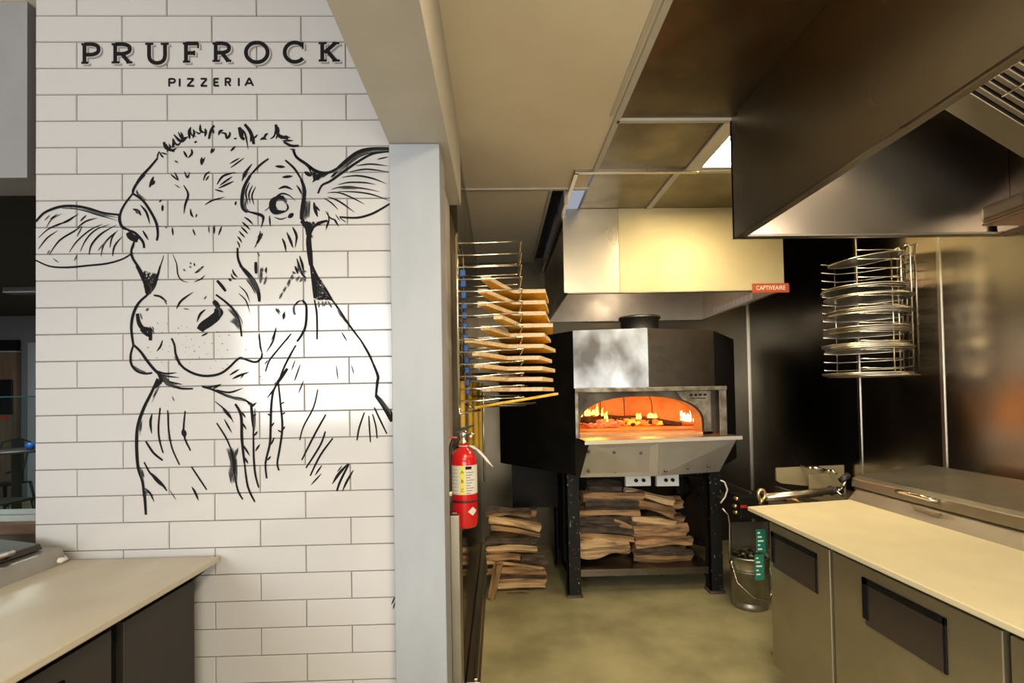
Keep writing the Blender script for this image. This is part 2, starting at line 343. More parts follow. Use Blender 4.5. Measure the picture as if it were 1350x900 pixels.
def ribbon(mb, pts, w, mi=0, taper=(0.15, 0.15), yoff=0.0012, sm=3):
    if len(pts) == 2:
        pts = [pts[0], ((pts[0][0]+pts[1][0])/2, (pts[0][1]+pts[1][1])/2), pts[1]]
    pts = smooth(pts, sm); n = len(pts)
    layer[0] = (layer[0]+1) % 40
    y = YT - yoff - layer[0]*0.00001
    L = []; Rr = []
    for i, p in enumerate(pts):
        a = pts[max(i-1,0)]; c = pts[min(i+1,n-1)]
        dx, dy = c[0]-a[0], c[1]-a[1]; l = math.hypot(dx, dy) or 1
        t = i/(n-1); k = 1.0
        if t < 0.35: k = min(k, taper[0]+(1-taper[0])*t/0.35)
        if t > 0.65: k = min(k, taper[1]+(1-taper[1])*(1-t)/0.35)
        h = w*k/2; nx, ny = -dy/l*h, dx/l*h
        L.append(U(p[0]+nx, p[1]+ny, Y=y)); Rr.append(U(p[0]-nx, p[1]-ny, Y=y))
    mb.add(L+Rr, [(i, n+i, n+i+1, i+1) for i in range(n-1)], mi)
def fill(mb, pts, mi=0, yoff=0.001):
    y = YT-yoff
    mb.add([U(p[0], p[1], Y=y) for p in pts], [tuple(range(len(pts)))], mi)
def inside(p, poly):
    r = False; n = len(poly)
    for i in range(n):
        (x1, y1), (x2, y2) = poly[i], poly[i-1]
        if (y1 > p[1]) != (y2 > p[1]) and p[0] < (x2-x1)*(p[1]-y1)/(y2-y1)+x1: r = not r
    return r
hr = random.Random(11)
def hatch_fill(mb, poly):
    xs = [p[0] for p in poly]; ys = [p[1] for p in poly]
    area_ = abs(sum(poly[i-1][0]*poly[i][1]-poly[i][0]*poly[i-1][1] for i in range(len(poly))))/2
    tip = max(poly, key=lambda p: p[1])
    k = 0; tries = 0
    while k < area_*0.85 and tries < 8000:
        tries += 1
        p = (hr.uniform(min(xs), max(xs)), hr.uniform(min(ys), max(ys)))
        if not inside(p, poly): continue
        t = (p[1]-min(ys))/(max(ys)-min(ys)+.01)
        if hr.random() > .30+.75*t: continue
        d = (tip[0]-p[0], tip[1]-p[1]+.01); l = math.hypot(*d); d = (d[0]/l, d[1]/l)
        L = hr.uniform(2, 6); j = hr.uniform(-.2, .2)
        ribbon(mb, [p, (p[0]+(d[0]-d[1]*j)*L, p[1]+(d[1]+d[0]*j)*L)], hr.uniform(.7, 1.3), 0, sm=0); k += 1
def hatch_line(mb, pts, w):
    n = max(3, int(w*1.5))
    for i in range(n):
        o = ((i+.5)/n-.5)*w; (x0, y0), (x1, y1) = pts[0], pts[-1]; l = math.hypot(x1-x0, y1-y0) or 1
        nx, ny = -(y1-y0)/l, (x1-x0)/l
        q = [(p[0]+nx*o+hr.uniform(-.3,.3), p[1]+ny*o+hr.uniform(-.3,.3)) for p in pts]
        if len(q) == 2:
            a_, c_ = hr.uniform(0, .35), hr.uniform(.65, 1)
            q = [(q[0][0]+(q[1][0]-q[0][0])*a_, q[0][1]+(q[1][1]-q[0][1])*a_), (q[0][0]+(q[1][0]-q[0][0])*c_, q[0][1]+(q[1][1]-q[0][1])*c_)]
        ribbon(mb, q, .8, i % 2, sm=1)
def parse(mb, data, ws=1.0):
    for ln in data.strip().splitlines():
        ln = ln.strip()
        if not ln: continue
        q = ln.split(); c = q[0]; kind = q[1]
        pts = [cpt(c, *map(float, s.split(','))) for s in q[2:]]
        if kind[0] == 'f': hatch_fill(mb, pts)
        elif kind[0] == 'g':
            if float(kind[1:]) >= 2.6: hatch_line(mb, pts, float(kind[1:]))
            else: ribbon(mb, pts, float(kind[1:])*ws, 1)
        elif kind[0] == 'm': ribbon(mb, pts, float(kind[1:])*ws, 0, (0.75, 0.75))
        else: ribbon(mb, pts, float(kind)*ws, 0, (.3, .12))
HEAD = '''
A m2.6 290,290 235,355 175,420 135,490 125,525
A 1.6 285,300 290,270 300,245
A 1.8 300,250 315,275 330,290
A 1.6 310,255 335,262 350,268
A m3.2 330,185 345,225 400,245
A 2.6 335,190 375,240 415,225
A 2 390,175 420,205 445,180
A 3 395,135 440,180 480,160
A 2.4 425,120 450,160 495,150
A 3.2 500,165 497,120 508,85
A 1.5 500,95 515,140 545,150
A 1.8 540,115 560,130 575,120
A 2.8 570,70 572,110 600,125
A m2.6 626,165 640,110 662,76
A 2 650,95 660,130
A 2.4 705,125 735,130 745,160 768,148
A 1.6 790,165 812,160
A m3.4 825,88 840,150 862,168
A 2 830,95 865,130 885,235
A m3.6 862,68 895,110 915,160 922,200
A 1.8 920,165 950,135
A 2.4 965,172 985,160 1010,170
A 1.8 1030,165 1060,140 1068,65
A m3.6 1068,70 1085,140 1150,162
A 2.4 1085,155 1165,155
A m2.8 1120,185 1170,210 1220,210
A 2 1110,178 1185,175
A 1.4 1160,232 1200,236
A 3 385,225 395,190 388,160
A 2.4 440,190 452,150 440,118
A 2.4 520,160 530,125 522,100
A 2.6 600,150 606,118 600,95
A 2.6 690,140 700,115 722,108
A 2.2 745,165 765,135 760,118
A 2.6 848,172 846,120 832,85
A 2.6 900,185 905,140 880,95
A 2.4 985,172 1000,140 1018,128
A 2.6 1070,165 1085,110 1070,70
A 2.4 1100,165 1130,150 1150,150
A 2 350,250 372,222 362,196
A m2.8 1180,240 1210,290 1280,340 1345,388
A 2.4 460,245 485,290
A 2.4 490,290 515,260 510,230
A 2 530,190 548,180
A 2.2 640,262 650,222
A 1.6 650,255 665,225
A 2.2 770,245 802,212
A 3.2 578,338 580,285
A 1.6 583,330 600,285
A g2 400,308 425,322
A 1.6 765,328 830,290
A 1.6 770,355 860,290
A 3.2 235,485 262,412
A 3.2 250,468 270,440
A 1.8 375,398 425,440
A 1.6 400,385 428,438
A 2 465,380 485,420 500,382
A 1.8 590,440 605,400 635,378
A 1.6 605,440 628,408
A 2.2 680,465 720,410 803,385
A 2 700,470 782,412
A 2 690,490 792,443
A 1.6 665,498 725,515
A 2.4 460,470 490,530 470,600 462,660
A g1.2 400,465 440,490
A 1.6 600,600 650,570 732,548
A 2.2 505,625 510,660 525,682
A 1.4 540,682 548,658
A 2.6 320,642 322,598
A 1.6 298,582 318,565
A 1.8 385,748 390,802
A 1.6 520,758 537,803
A g1.6 625,735 628,785
A 1.8 662,735 662,792
A 1.8 690,800 712,738
A g2 338,752 352,742
A 2 800,602 806,575
A 2.6 845,442 870,385 912,328
A g5 850,420 880,370
A m2.2 1020,295 960,340 900,405
A m3.6 900,405 860,480 845,560 850,620 880,648
A 3.2 865,640 930,655 975,670 985,695 970,752
A 1.8 895,450 870,520 885,600
A 1.6 915,470 890,530 900,592
A 1.6 935,480 910,540 925,600
A g3 870,560 865,620 890,640
A m2.4 1130,305 1190,360 1235,430
A m3.8 1235,430 1258,510 1245,600 1240,690 1285,755
A g5 1256,560 1262,640 1258,700
A 2 1205,470 1225,500 1240,535
A 2.8 1065,345 1130,350
A 2.8 1110,418 1180,410
A 2.6 1085,495 1130,480 1180,500
A 1.8 995,640 1040,600 1070,550 1110,525 1160,540 1198,575
A 7 1120,545 1060,565 1045,610 1070,648 1140,640
A g5 1075,565 1120,560 1140,590
A m4 1070,552 1095,548 1125,560
A 2 1140,590 1148,620 1130,645
A g3 1060,600 1080,640 1120,640
A 1.4 1058,680 1100,694 1145,680
A 4.5 1150,685 1185,655
A 1.8 1025,670 1032,742
A 2 860,680 890,700 920,732
A 2 845,712 870,735 900,765
A 2 838,745 860,765 885,792
A 1.8 825,772 845,795 865,815
A 1.8 815,808 830,825 845,850
A 1.6 812,838 825,860 830,885
A f1 965,770 995,785 935,872 950,820
A 1.8 965,770 955,830 933,870
A 1.8 1110,820 1125,850 1135,890
A 2 1140,780 1165,830 1182,885
A 2 1178,745 1205,800 1195,882
A m2.4 125,525 75,590 45,650 40,700 55,740 95,765
A m2.8 125,525 190,570 240,640 280,720 290,790 283,835
A g3 150,500 160,530 210,570
A 3 125,628 160,640 180,672
A g4 140,630 170,660
A 2.4 175,600 215,650 238,728
A 2.2 190,768 228,832
A m2.8 90,765 140,785 190,840 200,885
A m7 95,780 115,810 160,832
A 2 125,890 135,835
'''
EARS = '''
C m2.8 95,350 150,290 220,255 300,235 400,235 500,255 600,285 715,298
C 1.6 290,250 420,258 560,300 705,342
C g2 350,245 500,272 600,300 700,318
C m2 95,635 200,680 330,688 480,675 620,660 730,630 805,588
C 1.5 115,470 180,410 260,370 340,345 412,290
C 1.1 175,390 215,330 290,290
C 1.5 245,385 340,335 412,292
C 1.1 200,330 260,290
C 1.5 115,552 180,470 260,415
C 1.8 195,595 270,490 380,420 440,380
C 1.6 425,345 472,300
C 1.6 400,395 470,345 552,322
C 1.5 345,575 400,495 500,410 595,365
C 1.5 425,570 470,480 540,410 645,368
C 2 490,595 510,520 580,440 695,372
C 1.6 578,605 600,520 650,460 708,412
C 1.5 645,542 660,470 690,430
C 1.8 665,605 680,530 737,458
C g1.6 400,462 440,385
C g1.4 555,565 620,490
C g1.2 180,590 200,560
C g1.2 380,640 405,590
C g1 220,620 270,655
C g1.2 200,300 160,340
C m2.6 712,298 718,350 742,395 785,408
B m3.2 490,270 510,320 580,370 640,415 700,437 760,432 820,400
B m4.2 820,400 890,340 970,285 1060,262 1197,258
B m2.6 670,590 700,530 760,500 830,450 900,400 990,340 1080,295 1197,278
B g5 800,440 880,380 970,310 1080,275 1190,266
B f1 620,405 700,435 770,430 680,490 640,495
B 4 640,492 700,440
B 2 520,330 600,395 625,460
B 4 570,430 622,462
B g3 760,480 820,420
B 1.8 770,470 810,430
B 1.4 1110,337 1192,318
B 1.6 955,385 1060,372 1192,387
B 1.6 905,430 1030,410 1192,430
B 1.8 850,470 960,458 1080,480 1182,520
B 1.6 820,525 900,508 1020,510 1100,525
B 1.6 770,560 850,542 1000,552 1130,577
B g4 830,548 900,545 960,550
B 1.6 820,575 960,580 1080,600 1206,646
B 1.6 740,585 830,585 940,630 1018,672
B 1.8 745,615 830,650 945,732
B 1.5 715,625 770,660 822,712
B m2.4 1206,665 1130,710 1060,745 960,770 830,765
B 1.5 730,800 650,830 615,875
B 1.6 725,720 760,770 800,790 825,838
B 1.5 740,722 752,790 727,865
B 1 800,745 835,795
B 1 830,770 880,805
B 3.4 640,655 650,710 668,765
B 2 650,680 685,722
B m6 575,800 595,840 600,900
B m2.2 740,790 680,805 640,835 620,880
B g12 580,640 578,700 575,770
B m4 568,590 560,680 545,780
'''
FACE = '''
C m2.6 905,0 850,60 820,110 815,140
C m2.6 830,490 805,560 815,620 860,690 895,760 915,880
C 1.6 1045,600 1020,680 1000,760 975,840 930,895
C g7 915,800 945,850 930,890
C g3 890,740 940,790 985,790
C g2 960,760 990,770
C 1.4 1110,590 1140,660 1150,740 1180,785 1232,800
C 1.4 1270,795 1320,775 1352,745
C g1.8 1190,700 1205,715
C g1.8 1240,650 1250,665
C 1.5 1270,655 1275,680
C 2 1275,730 1320,705
C g2 1290,715 1335,690
C g1.8 1235,680 1250,690
C 1.4 1320,690 1345,680
D m2.6 165,0 210,90 240,170 245,215
D m2.2 345,0 310,110 270,190 245,222
D f1 185,20 325,60 270,185 245,215
D g4 215,90 240,160
D 3 235,130 248,215
D 2 255,110 250,200
D m3 245,220 190,270 155,330 135,400 130,480 145,590
D m2.6 145,590 125,660 130,730 170,780 230,800 285,795
D g2 145,740 190,775 240,790
D m3 150,590 200,640 250,710 310,780 380,840 455,905
D 2 310,775 380,800 470,793
D 1.6 330,800 400,820 490,830
D m4.5 330,790 350,850 295,905
D g7 360,810 400,870 470,890
D 1.6 380,850 450,870 510,880
D m4.5 175,355 185,420 215,465 265,480 272,555
D m4 200,470 235,500 262,520
D g1.5 195,350 210,400
D 1.4 265,450 300,502
D 1 285,450 298,480
D m2.2 295,220 345,230 390,268
D g1.5 370,250 395,290
D 2.2 465,320 500,260 590,195
D g3 235,340 262,310
D m5 738,262 765,290 775,330
D m9.5 772,318 768,365 715,412 660,450 638,480
D g3 755,300 785,330 785,380
D 2.4 680,325 640,360 616,420
D 1.3 790,385 808,350 795,315
D 1.8 650,522 700,498
D m2.4 757,215 830,270 890,330 930,410 948,525
D g7 870,400 905,420 940,465
D g4 850,320 900,370 930,430
D g1 905,330 945,400 955,440
D g1.2 515,318 560,325
D g1.6 668,250 688,225
D m3.2 765,110 800,150 830,190
D 2 880,28 892,60 920,88
D 1.6 870,60 880,85 905,105
D 2.4 852,95 872,115
D 1.4 930,150 980,200 1008,270
D 1.4 925,205 980,260 1010,352
D m3.2 935,0 1000,60 1055,140 1078,215 1080,268
D g5 1005,80 1045,130 1070,200
D 3 1055,0 1055,62
D g3.4 1095,0 1100,62
D 1.4 1132,10 1130,62
D g2 1085,90 1088,132
D g2 1115,142 1132,78
D g3.5 1200,310 1237,365
D 2 1255,400 1267,340
D g2.4 1340,290 1335,340 1350,365
D m2.6 428,538 450,590 460,660 500,740 570,790 650,815 730,815 800,795 860,750 905,705 940,680
D m2.2 940,680 990,700 1050,715 1090,690 1100,650
D 1.8 1100,655 1085,590 1080,502
D g2.6 930,690 975,690
D g3.4 450,670 480,710 490,740
D 2 362,552 345,600 318,636
D 2 858,812 930,768
D 2.4 880,840 930,815 1002,790
D 1.2 940,835 970,800
D 1.8 1203,465 1180,560 1130,642
D m1.8 1315,505 1190,655 1150,710 1125,785
D m2 1350,590 1310,660 1260,760 1222,860
D 1.2 1345,700 1318,775
D 2 650,890 700,903 795,878
D g5 1195,900 1215,860
'''
DOTS = '''397,430 503,445 480,463 540,457 357,497 480,507 534,524 576,546 512,590 535,605 557,607 588,592 634,603 598,635 530,640 671,575 730,577 804,578 768,490 785,522 855,517 772,625 844,625 693,655 415,596 362,623 405,638 254,607 272,640 195,692 320,685 357,716 634,683 565,716 802,687 757,705 843,735 810,762 716,762 325,427 980,623 1100,765 1087,823 1097,845'''
NECK = '''
E f1 600,10 805,5 720,35 680,75 672,112 650,112 638,60
E m3 600,8 640,60 652,110
E m2.2 800,5 720,32 685,60 672,110
E m5.6 660,95 658,160 666,250 675,335
E f1 664,330 680,325 690,360 735,440 830,592 702,590 690,490
E g8 690,380 715,480 745,570
E m4 688,400 705,500 708,580
E m2.4 672,335 690,480 700,580
E m2 700,590 718,700 720,885
E m3 680,330 720,420 780,510 830,590
E m2.2 830,590 880,660 960,780 1055,905
E g2 750,440 780,560
E g2 770,640 790,600
E g2 800,600 830,650
E g2 730,600 735,650
E g2 760,600 762,640
E g2 870,650 900,720
E g2 890,690 945,770
E 1.1 800,5 785,70
E 1.1 845,0 880,45
E m2.8 130,205 135,290 175,370 240,450 275,520 290,602
E g6 200,430 240,480 272,540
E m3.4 265,310 268,395
E g3.4 310,350 300,470
E g2.4 345,350 335,385
E g2.4 345,430 325,480
E g1.2 275,235 297,270
E 2.2 460,135 480,180 490,238
E 2.4 495,90 520,150 540,205
E 2.4 540,60 568,120 560,172
E 2.6 590,265 610,330 620,385
E 2.4 570,285 590,350 610,400
E g5 560,330 600,400
E 2.4 555,340 580,400
E g6 590,370 640,400
E 2 600,395 640,430
E g3 525,380 570,400
E g4 520,450 550,400
E g4 495,500 525,430
E g3 465,540 500,480
E g2.4 440,585 465,535
E g3 560,460 590,410
E g2.4 590,460 620,420
E g3 620,460 640,430
E g4 418,650 440,692
E g4 468,738 480,680
E 1.8 550,705 545,650 580,605 620,595
E m2.6 610,593 640,640 635,780 600,860 570,900
E 1.8 288,840 295,905
E 1.8 417,795 405,840 380,892
E 1.8 525,845 478,905
E 1.4 902,830 942,898
F m3.4 215,40 180,120 135,210 100,310 90,410 98,560 125,650 135,740
F m3 125,650 138,740 145,848
F g4 115,280 105,380
F g4 112,560 140,660
F m2.2 225,40 290,75 350,98 425,100
F g3 230,70 170,190
F 1.4 270,50 300,62 355,76
F 2 140,690 170,720 195,772
F g5 140,690 155,730
F 2.6 182,248 172,300 180,368
F m2 230,213 220,320 225,400 248,482
F m1.8 275,228 280,340 300,450 345,552
F m2 378,232 370,370 410,467
F 5 365,340 378,388
F m2.4 145,412 190,480 245,525
F m2 135,535 170,600 215,640 270,705
F 4 175,600 215,645 265,690
F m1.8 415,562 460,630 507,700
F 2.4 418,682 440,720 457,764
F g1.2 300,145 315,175
F g1 285,700 325,760
F m2.4 480,88 540,105 600,130 650,150 715,160 770,190
F 1.8 590,75 540,102
F 2 560,105 640,122 722,96
F f1 735,165 765,180 812,178 770,212
F g4 600,132 680,158 740,168
F 1.8 555,175 630,240 665,302
F 1.6 600,222 662,290
F 1.8 610,280 655,362
F m1.8 565,303 620,390 655,470
F m3 650,460 668,530 670,600
F m2 670,600 690,700 720,757
F g9 640,450 665,530 668,660
F g4 690,440 672,520
F g5 640,560 660,670
F m3 675,190 710,260 715,400 730,540
F m2.2 730,540 750,680 792,772
F 1.8 715,240 737,272
F 1.8 715,298 742,342
F 2 720,430 762,498
F 2 730,505 752,545
F m3 770,200 783,330
F m2.2 783,330 785,500 795,610 815,687
F g2 792,215 790,350
F 2 788,380 808,352
F 2 795,470 822,428
F 1.6 780,262 802,250
F m2.4 930,60 900,120 888,220 885,340 880,430 855,540 862,632
F 1.8 930,60 900,110 863,157
F 1.6 866,248 890,264
F 1.8 888,432 908,388
F 2 865,525 888,500
F 1.6 885,330 908,298
F m2.2 930,60 945,200 955,330 940,450 925,540 935,585
F 1.6 955,252 972,240
F 1.8 950,352 972,322
F 1.6 928,345 952,360
F 1.4 945,192 968,178
F m3.4 985,-20 950,30 925,65
F 1.2 1045,0 1030,50
G m3 685,0 712,70 708,110 700,190
G m4.6 700,185 745,245 795,340
G g3 715,190 760,250 795,300
G m1.8 690,255 720,320 765,412
G m1.6 680,295 700,370 707,440
G m1.6 658,305 662,380 668,462
G m1.8 632,285 600,380 588,452
G m1.6 355,150 330,255 270,370 248,450
G m2 403,298 340,410 260,568
G m2 400,398 370,480 285,615
G m2 445,438 370,540 310,662
G 1.8 380,598 338,660
G 1.6 377,648 313,718
G 3 535,590 480,650 440,712
G m2.4 540,592 490,690 468,752
G 2.4 567,628 530,690 500,755
G 1.2 500,600 470,640
G 1.4 252,0 215,102
G 1.4 272,95 240,172
G 1 465,10 475,92
G 1 555,5 570,62
G 1.2 40,0 60,-25
G 1.4 390,440 400,400
P m2.4 476,449 486,466 493,482
P 2.2 515,540 519,556
P 1.4 521,786 516,797
P 1.2 521,793 518,803
'''
mural = thing('cow_mural', (-1.15, YT-0.001, 1.5), 'large black ink drawing of a cow head and neck painted on the white tiled wall', 'mural')
for nm, d in (('head_lines', HEAD), ('ear', '\n'.join(l for l in EARS.splitlines() if l[:1] == 'C')), ('ear', '\n'.join(l for l in EARS.splitlines() if l[:1] == 'B')), ('face_lines', FACE), ('neck_lines', NECK)):
    b = MB(); parse(b, d, 1.3)
    if nm == 'face_lines':
        for q in DOTS.split():
            x, y = cpt('D', *map(float, q.split(','))); r = random.uniform(0.45, 0.85)
            fill(b, [(x+r*math.cos(t*PI/3), y+r*math.sin(t*PI/3)) for t in range(6)], 0)
    b.build(nm, ['ink', 'ink2'], mural)
# lettering
LET = {
 'P': [[(.18,0),(.18,1)], [(.18,.95),(.62,.95),(.92,.84),(.92,.58),(.62,.45),(.18,.45)]],
 'R': [[(.18,0),(.18,1)], [(.18,.95),(.58,.95),(.86,.84),(.86,.60),(.58,.48),(.18,.48)], [(.52,.46),(.86,.03)]],
 'U': [[(.15,1),(.15,.6),(.15,.38),(.20,.18),(.33,.06),(.5,.02),(.67,.06),(.80,.18),(.85,.38),(.85,.6),(.85,1)]],
 'F': [[(.18,0),(.18,1)], [(.18,.95),(.90,.95)], [(.18,.48),(.66,.48)]],
 'O': [[(.5+.46*math.sin(t*PI/10), .5+.48*math.cos(t*PI/10)) for t in range(21)]],
 'C': [[(.54+.46*math.cos(R(t)), .5+.48*math.sin(R(t))) for t in range(42, 325, 14)]],
 'K': [[(.18,0),(.18,1)], [(.84,.97),(.28,.45)], [(.42,.55),(.84,.03)]]}
SER = {'P':[(0,.40,0),(0,.3,1)], 'R':[(0,.40,0),(0,.3,1),(.72,1.02,0)], 'U':[(-.02,.34,1),(.66,1.02,1)], 'F':[(0,.42,0),(0,.3,1)], 'O':[], 'C':[], 'K':[(0,.40,0),(0,.40,1),(.66,1.04,0),(.66,1.02,1)]}
VS = {'F':[(.88,.72,.97),(.66,.36,.60)], 'C':[(.90,.66,1.0)]}
boxes = [('P',107,131,57,84),('R',147,174,57,83.5),('U',192,222,56.5,83.5),('F',241,264,56,82.5),('R',280,304.5,56,81.5),('O',323,354,55.5,82.5),('C',373,402,55.5,82),('K',420,447,55.5,81)]
def letter(mb, L, x0, x1, y0, y1, off, wd, yo):
    for pl in LET[L]:
        pts = [(x0+(x1-x0)*a+off[0], y1-(y1-y0)*c+off[1]) for a, c in pl]
        ribbon(mb, pts, wd, 0, (1, 1), yo, sm=(4 if len(pl) > 3 else 0))
    for a, c, h in SER[L]:
        yy = y1-(y1-y0)*h + (1.3 if h else -1.3)
        ribbon(mb, [(x0+(x1-x0)*a+off[0], yy+off[1]), (x0+(x1-x0)*c+off[0], yy+off[1])], 3.0+(wd-5.2)*0.6, 0, (1, 1), yo)
    for a, c0, c1 in VS.get(L, []):
        xx = x0+(x1-x0)*a+off[0]
        ribbon(mb, [(xx, y1-(y1-y0)*c0+off[1]), (xx, y1-(y1-y0)*c1+off[1])], 2.6, 0, (1, 1), yo)
sign = thing('painted_wall_name', (-1.15, YT-0.001, 2.95), 'black slab-serif capitals PRUFROCK with grey drop shadow painted high on the tiled wall', 'sign')
for q in boxes:
    b = MB(); letter(b, *q, (0, 0), 5.2, 0.0020); lo = b.build('letter', ['ink'], sign)
    b = MB(); letter(b, *q, (3.4, 2.8), 5.4, 0.0008); b.build('letter_shadow', ['inkshadow'], lo)
    b = MB(); letter(b, *q, (1.3, 1.1), 5.2, 0.0014); b.build('letter_gap', ['tile'], lo)
P2 = {'P':[[(.1,0),(.1,1)],[(.1,.95),(.7,.95),(.9,.75),(.7,.5),(.1,.5)]],'I':[[(.5,0),(.5,1)]],'Z':[[(.05,.95),(.9,.95)],[(.88,.92),(.1,.08)],[(.05,.06),(.95,.06)]],
      'E':[[(.1,0),(.1,1)],[(.1,.94),(.85,.94)],[(.1,.5),(.75,.5)],[(.1,.06),(.88,.06)]],'R':[[(.1,0),(.1,1)],[(.1,.95),(.7,.95),(.88,.75),(.7,.52),(.1,.52)],[(.5,.5),(.92,0)]],'A':[[(.02,0),(.5,1)],[(.5,1),(.98,0)],[(.2,.32),(.8,.32)]]}
sign2 = thing('painted_wall_word', (-1.15, YT-.001, 2.8), 'small black sans-serif word PIZZERIA painted under the larger name on the tiles', 'sign')
for L, x0, x1, dy in (('P',222,231.5,0),('I',234.5,239,0),('Z',246,256.5,-.2),('Z',264,273.5,-.3),('E',281.5,289.5,-.5),('R',296.5,304.5,-.7),('I',312.5,317,-.8),('A',323,334,-1)):
    b = MB()
    for pl in P2[L]: ribbon(b, [(x0+(x1-x0)*a, 114-(10.5)*c+dy) for a, c in pl], 2.5, 0, (1,1), 0.0012, sm=(3 if len(pl) > 3 else 0))
    b.build('letter', ['ink'], sign2)

# ================================================================== PIZZA PREP TABLES
def door(par, side, X, y0, y1, z0, z1, hy0=None, hy1=None, hz=(0.645, 0.82), hm='recess', dm='fridge'):
    # door slab on a face of constant X; side=-1 faces -X, +1 faces +X
    s = side; b = MB(); b.box((X, y0+0.006, z0), (X - s*0.03, y1-0.006, z1)); d = b.build('door', dm, par, bevel=0.003)
    if hy0 is not None:
        b = MB(); t = 0.024
        xo = X + s*0.006; xi = X - s*0.004
        b.box((xi, hy0, hz[1]-t), (xo, hy1, hz[1])); b.box((xi, hy0, hz[0]), (xo, hy0+t*.45, hz[1])); b.box((xi, hy1-t*1.3, hz[0]+.02), (xo, hy1, hz[1]))
        b.build('handle_frame', 'black', d, bevel=0.002)
        b = MB()
        b.hexa([(X+s*0.0035,hy0+.006,hz[0]),(X+s*0.0035,hy1-.012,hz[0]),(X-s*0.002,hy1-.012,hz[0]),(X-s*0.002,hy0+.006,hz[0]),
                (X+s*0.001,hy0+.006,hz[1]-t),(X+s*0.001,hy1-.03,hz[1]-t),(X-s*0.003,hy1-.03,hz[1]-t),(X-s*0.003,hy0+.006,hz[1]-t)])
        b.build('handle', hm, d)
    return d
pt = thing('pizza_prep_table', (1.9, 1.3, 0), 'steel refrigerated prep table with cream cutting board below the right-hand exhaust hood', 'prep table')
b = MB(); b.box((1.41, -0.4, 0.13), (2.42, 2.60, 0.885)); b.build('body', 'fridge', pt, bevel=0.004)
b = MB(); b.box((1.385, -0.4, 0.868), (1.42, 2.59, 0.90)); b.build('gap_strip', 'black', pt)  # black strip painting the shade in the gap below the board
b = MB(); b.box((1.405, -0.4, 0.135), (1.413, 2.59, 0.87)); b.build('door_gap_shade', 'black', pt)  # black sheet behind the doors, stands in for shade in the seams
door(pt, -1, 1.38, 2.11, 2.595, 0.135, 0.862, 2.197, 2.57)
door(pt, -1, 1.38, 1.375, 2.10, 0.135, 0.862, 1.555, 1.92)
door(pt, -1, 1.38, 0.62, 1.365, 0.135, 0.862, 0.80, 1.18)
b = MB(); b.add([(1.31,-0.4,.902),(1.945,-0.4,.902),(1.945,2.785,.902),(1.31,2.675,.902),(1.31,-0.4,.924),(1.945,-0.4,.924),(1.945,2.785,.924),(1.31,2.675,.924)],
      [(0,3,2,1),(4,5,6,7),(0,1,5,4),(1,2,6,5),(2,3,7,6),(3,0,4,7)]); b.build('cutting_board', 'board', pt, bevel=0.004)
b = MB(); b.prismy([(1.93,.905),(2.45,.905),(2.45,1.0),(2.0,.985),(1.99,.975)], -0.4, 2.80); b.build('rail', 'ssmatte', pt, bevel=0.002)
b = MB(); b.prismy([(1.985,.988),(1.99,1.035),(2.02,1.05),(2.44,1.10),(2.45,1.0),(2.02,.99)], -0.4, 2.83); lid = b.build('lid', 'ssmatte', pt, bevel=0.004)
b = MB()
b.tube([(1.985,2.47,1.02),(1.955,2.46,1.03),(1.945,2.42,1.035),(1.945,2.32,1.035),(1.955,2.27,1.03),(1.985,2.26,1.02)], 0.011, 10); b.build('handle', 'chrome', lid)
for yy in (2.3, 0.2):
    for xx in (1.5, 2.3):
        b = MB(); b.lathe([(0.0,-.02),(.045,-.02),(.055,-.012),(.055,.012),(.045,.02),(0,.02)], (xx, yy, 0.056), 20, axis='x'); b.box((xx-.03,yy-.04,.11),(xx+.03,yy+.04,.131)); b.box((xx-.035,yy-.012,.05),(xx-.028,yy+.012,.12)); b.box((xx+.028,yy-.012,.05),(xx+.035,yy+.012,.12))
        b.build('caster', 'rubber', pt)
b = MB(); b.tube([(1.40,2.59,.17),(1.40,2.63,.17)],.012); b.build('hinge', 'alu', pt)
# hanging green cards
for i, (za, zb, dx, lb) in enumerate([(0.70, 0.83, -.012, 'upper green printed card hanging on the end of the prep table'), (0.555, 0.70, -0.024, 'lower green printed card hanging on the end of the prep table')]):
    c = thing('hanging_card', (1.37+dx, 2.64, za), lb, 'card')
    b = MB(); b.box((1.335+dx, 2.615, za), (1.385+dx, 2.618, zb-.012)); b.build('card', 'green', c, bevel=0.001)
    b = MB()
    for k in range(5): b.box((1.343+dx, 2.6142, zb-.034-k*.021), (1.355+dx+.009*(k%3), 2.6149, zb-.027-k*.021))
    b.build('print', 'label', c)

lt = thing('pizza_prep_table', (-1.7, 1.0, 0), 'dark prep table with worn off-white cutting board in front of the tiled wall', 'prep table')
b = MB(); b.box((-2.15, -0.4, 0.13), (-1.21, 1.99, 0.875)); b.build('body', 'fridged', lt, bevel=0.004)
b = MB(); b.box((-1.23, -0.4, 0.862), (-1.185, 1.98, 0.905)); b.build('gap_strip', 'black', lt)  # black strip in place of the dark gap's shade under the board
b = MB(); b.box((-1.213, -0.4, 0.135), (-1.206, 1.98, 0.87)); b.build('door_gap_shade', 'black', lt)  # black sheet that paints the shade between these doors
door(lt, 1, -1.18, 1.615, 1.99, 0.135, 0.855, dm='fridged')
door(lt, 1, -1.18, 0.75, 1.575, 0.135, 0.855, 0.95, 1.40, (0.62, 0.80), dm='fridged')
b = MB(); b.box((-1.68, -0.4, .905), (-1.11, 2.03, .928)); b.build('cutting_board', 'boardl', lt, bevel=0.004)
b = MB(); b.prismy([(-1.665,.908),(-2.15,.908),(-2.15,1.0),(-1.70,.985),(-1.69,.985)], -0.4, 2.0); b.build('rail', 'ssmatte', lt, bevel=0.002)
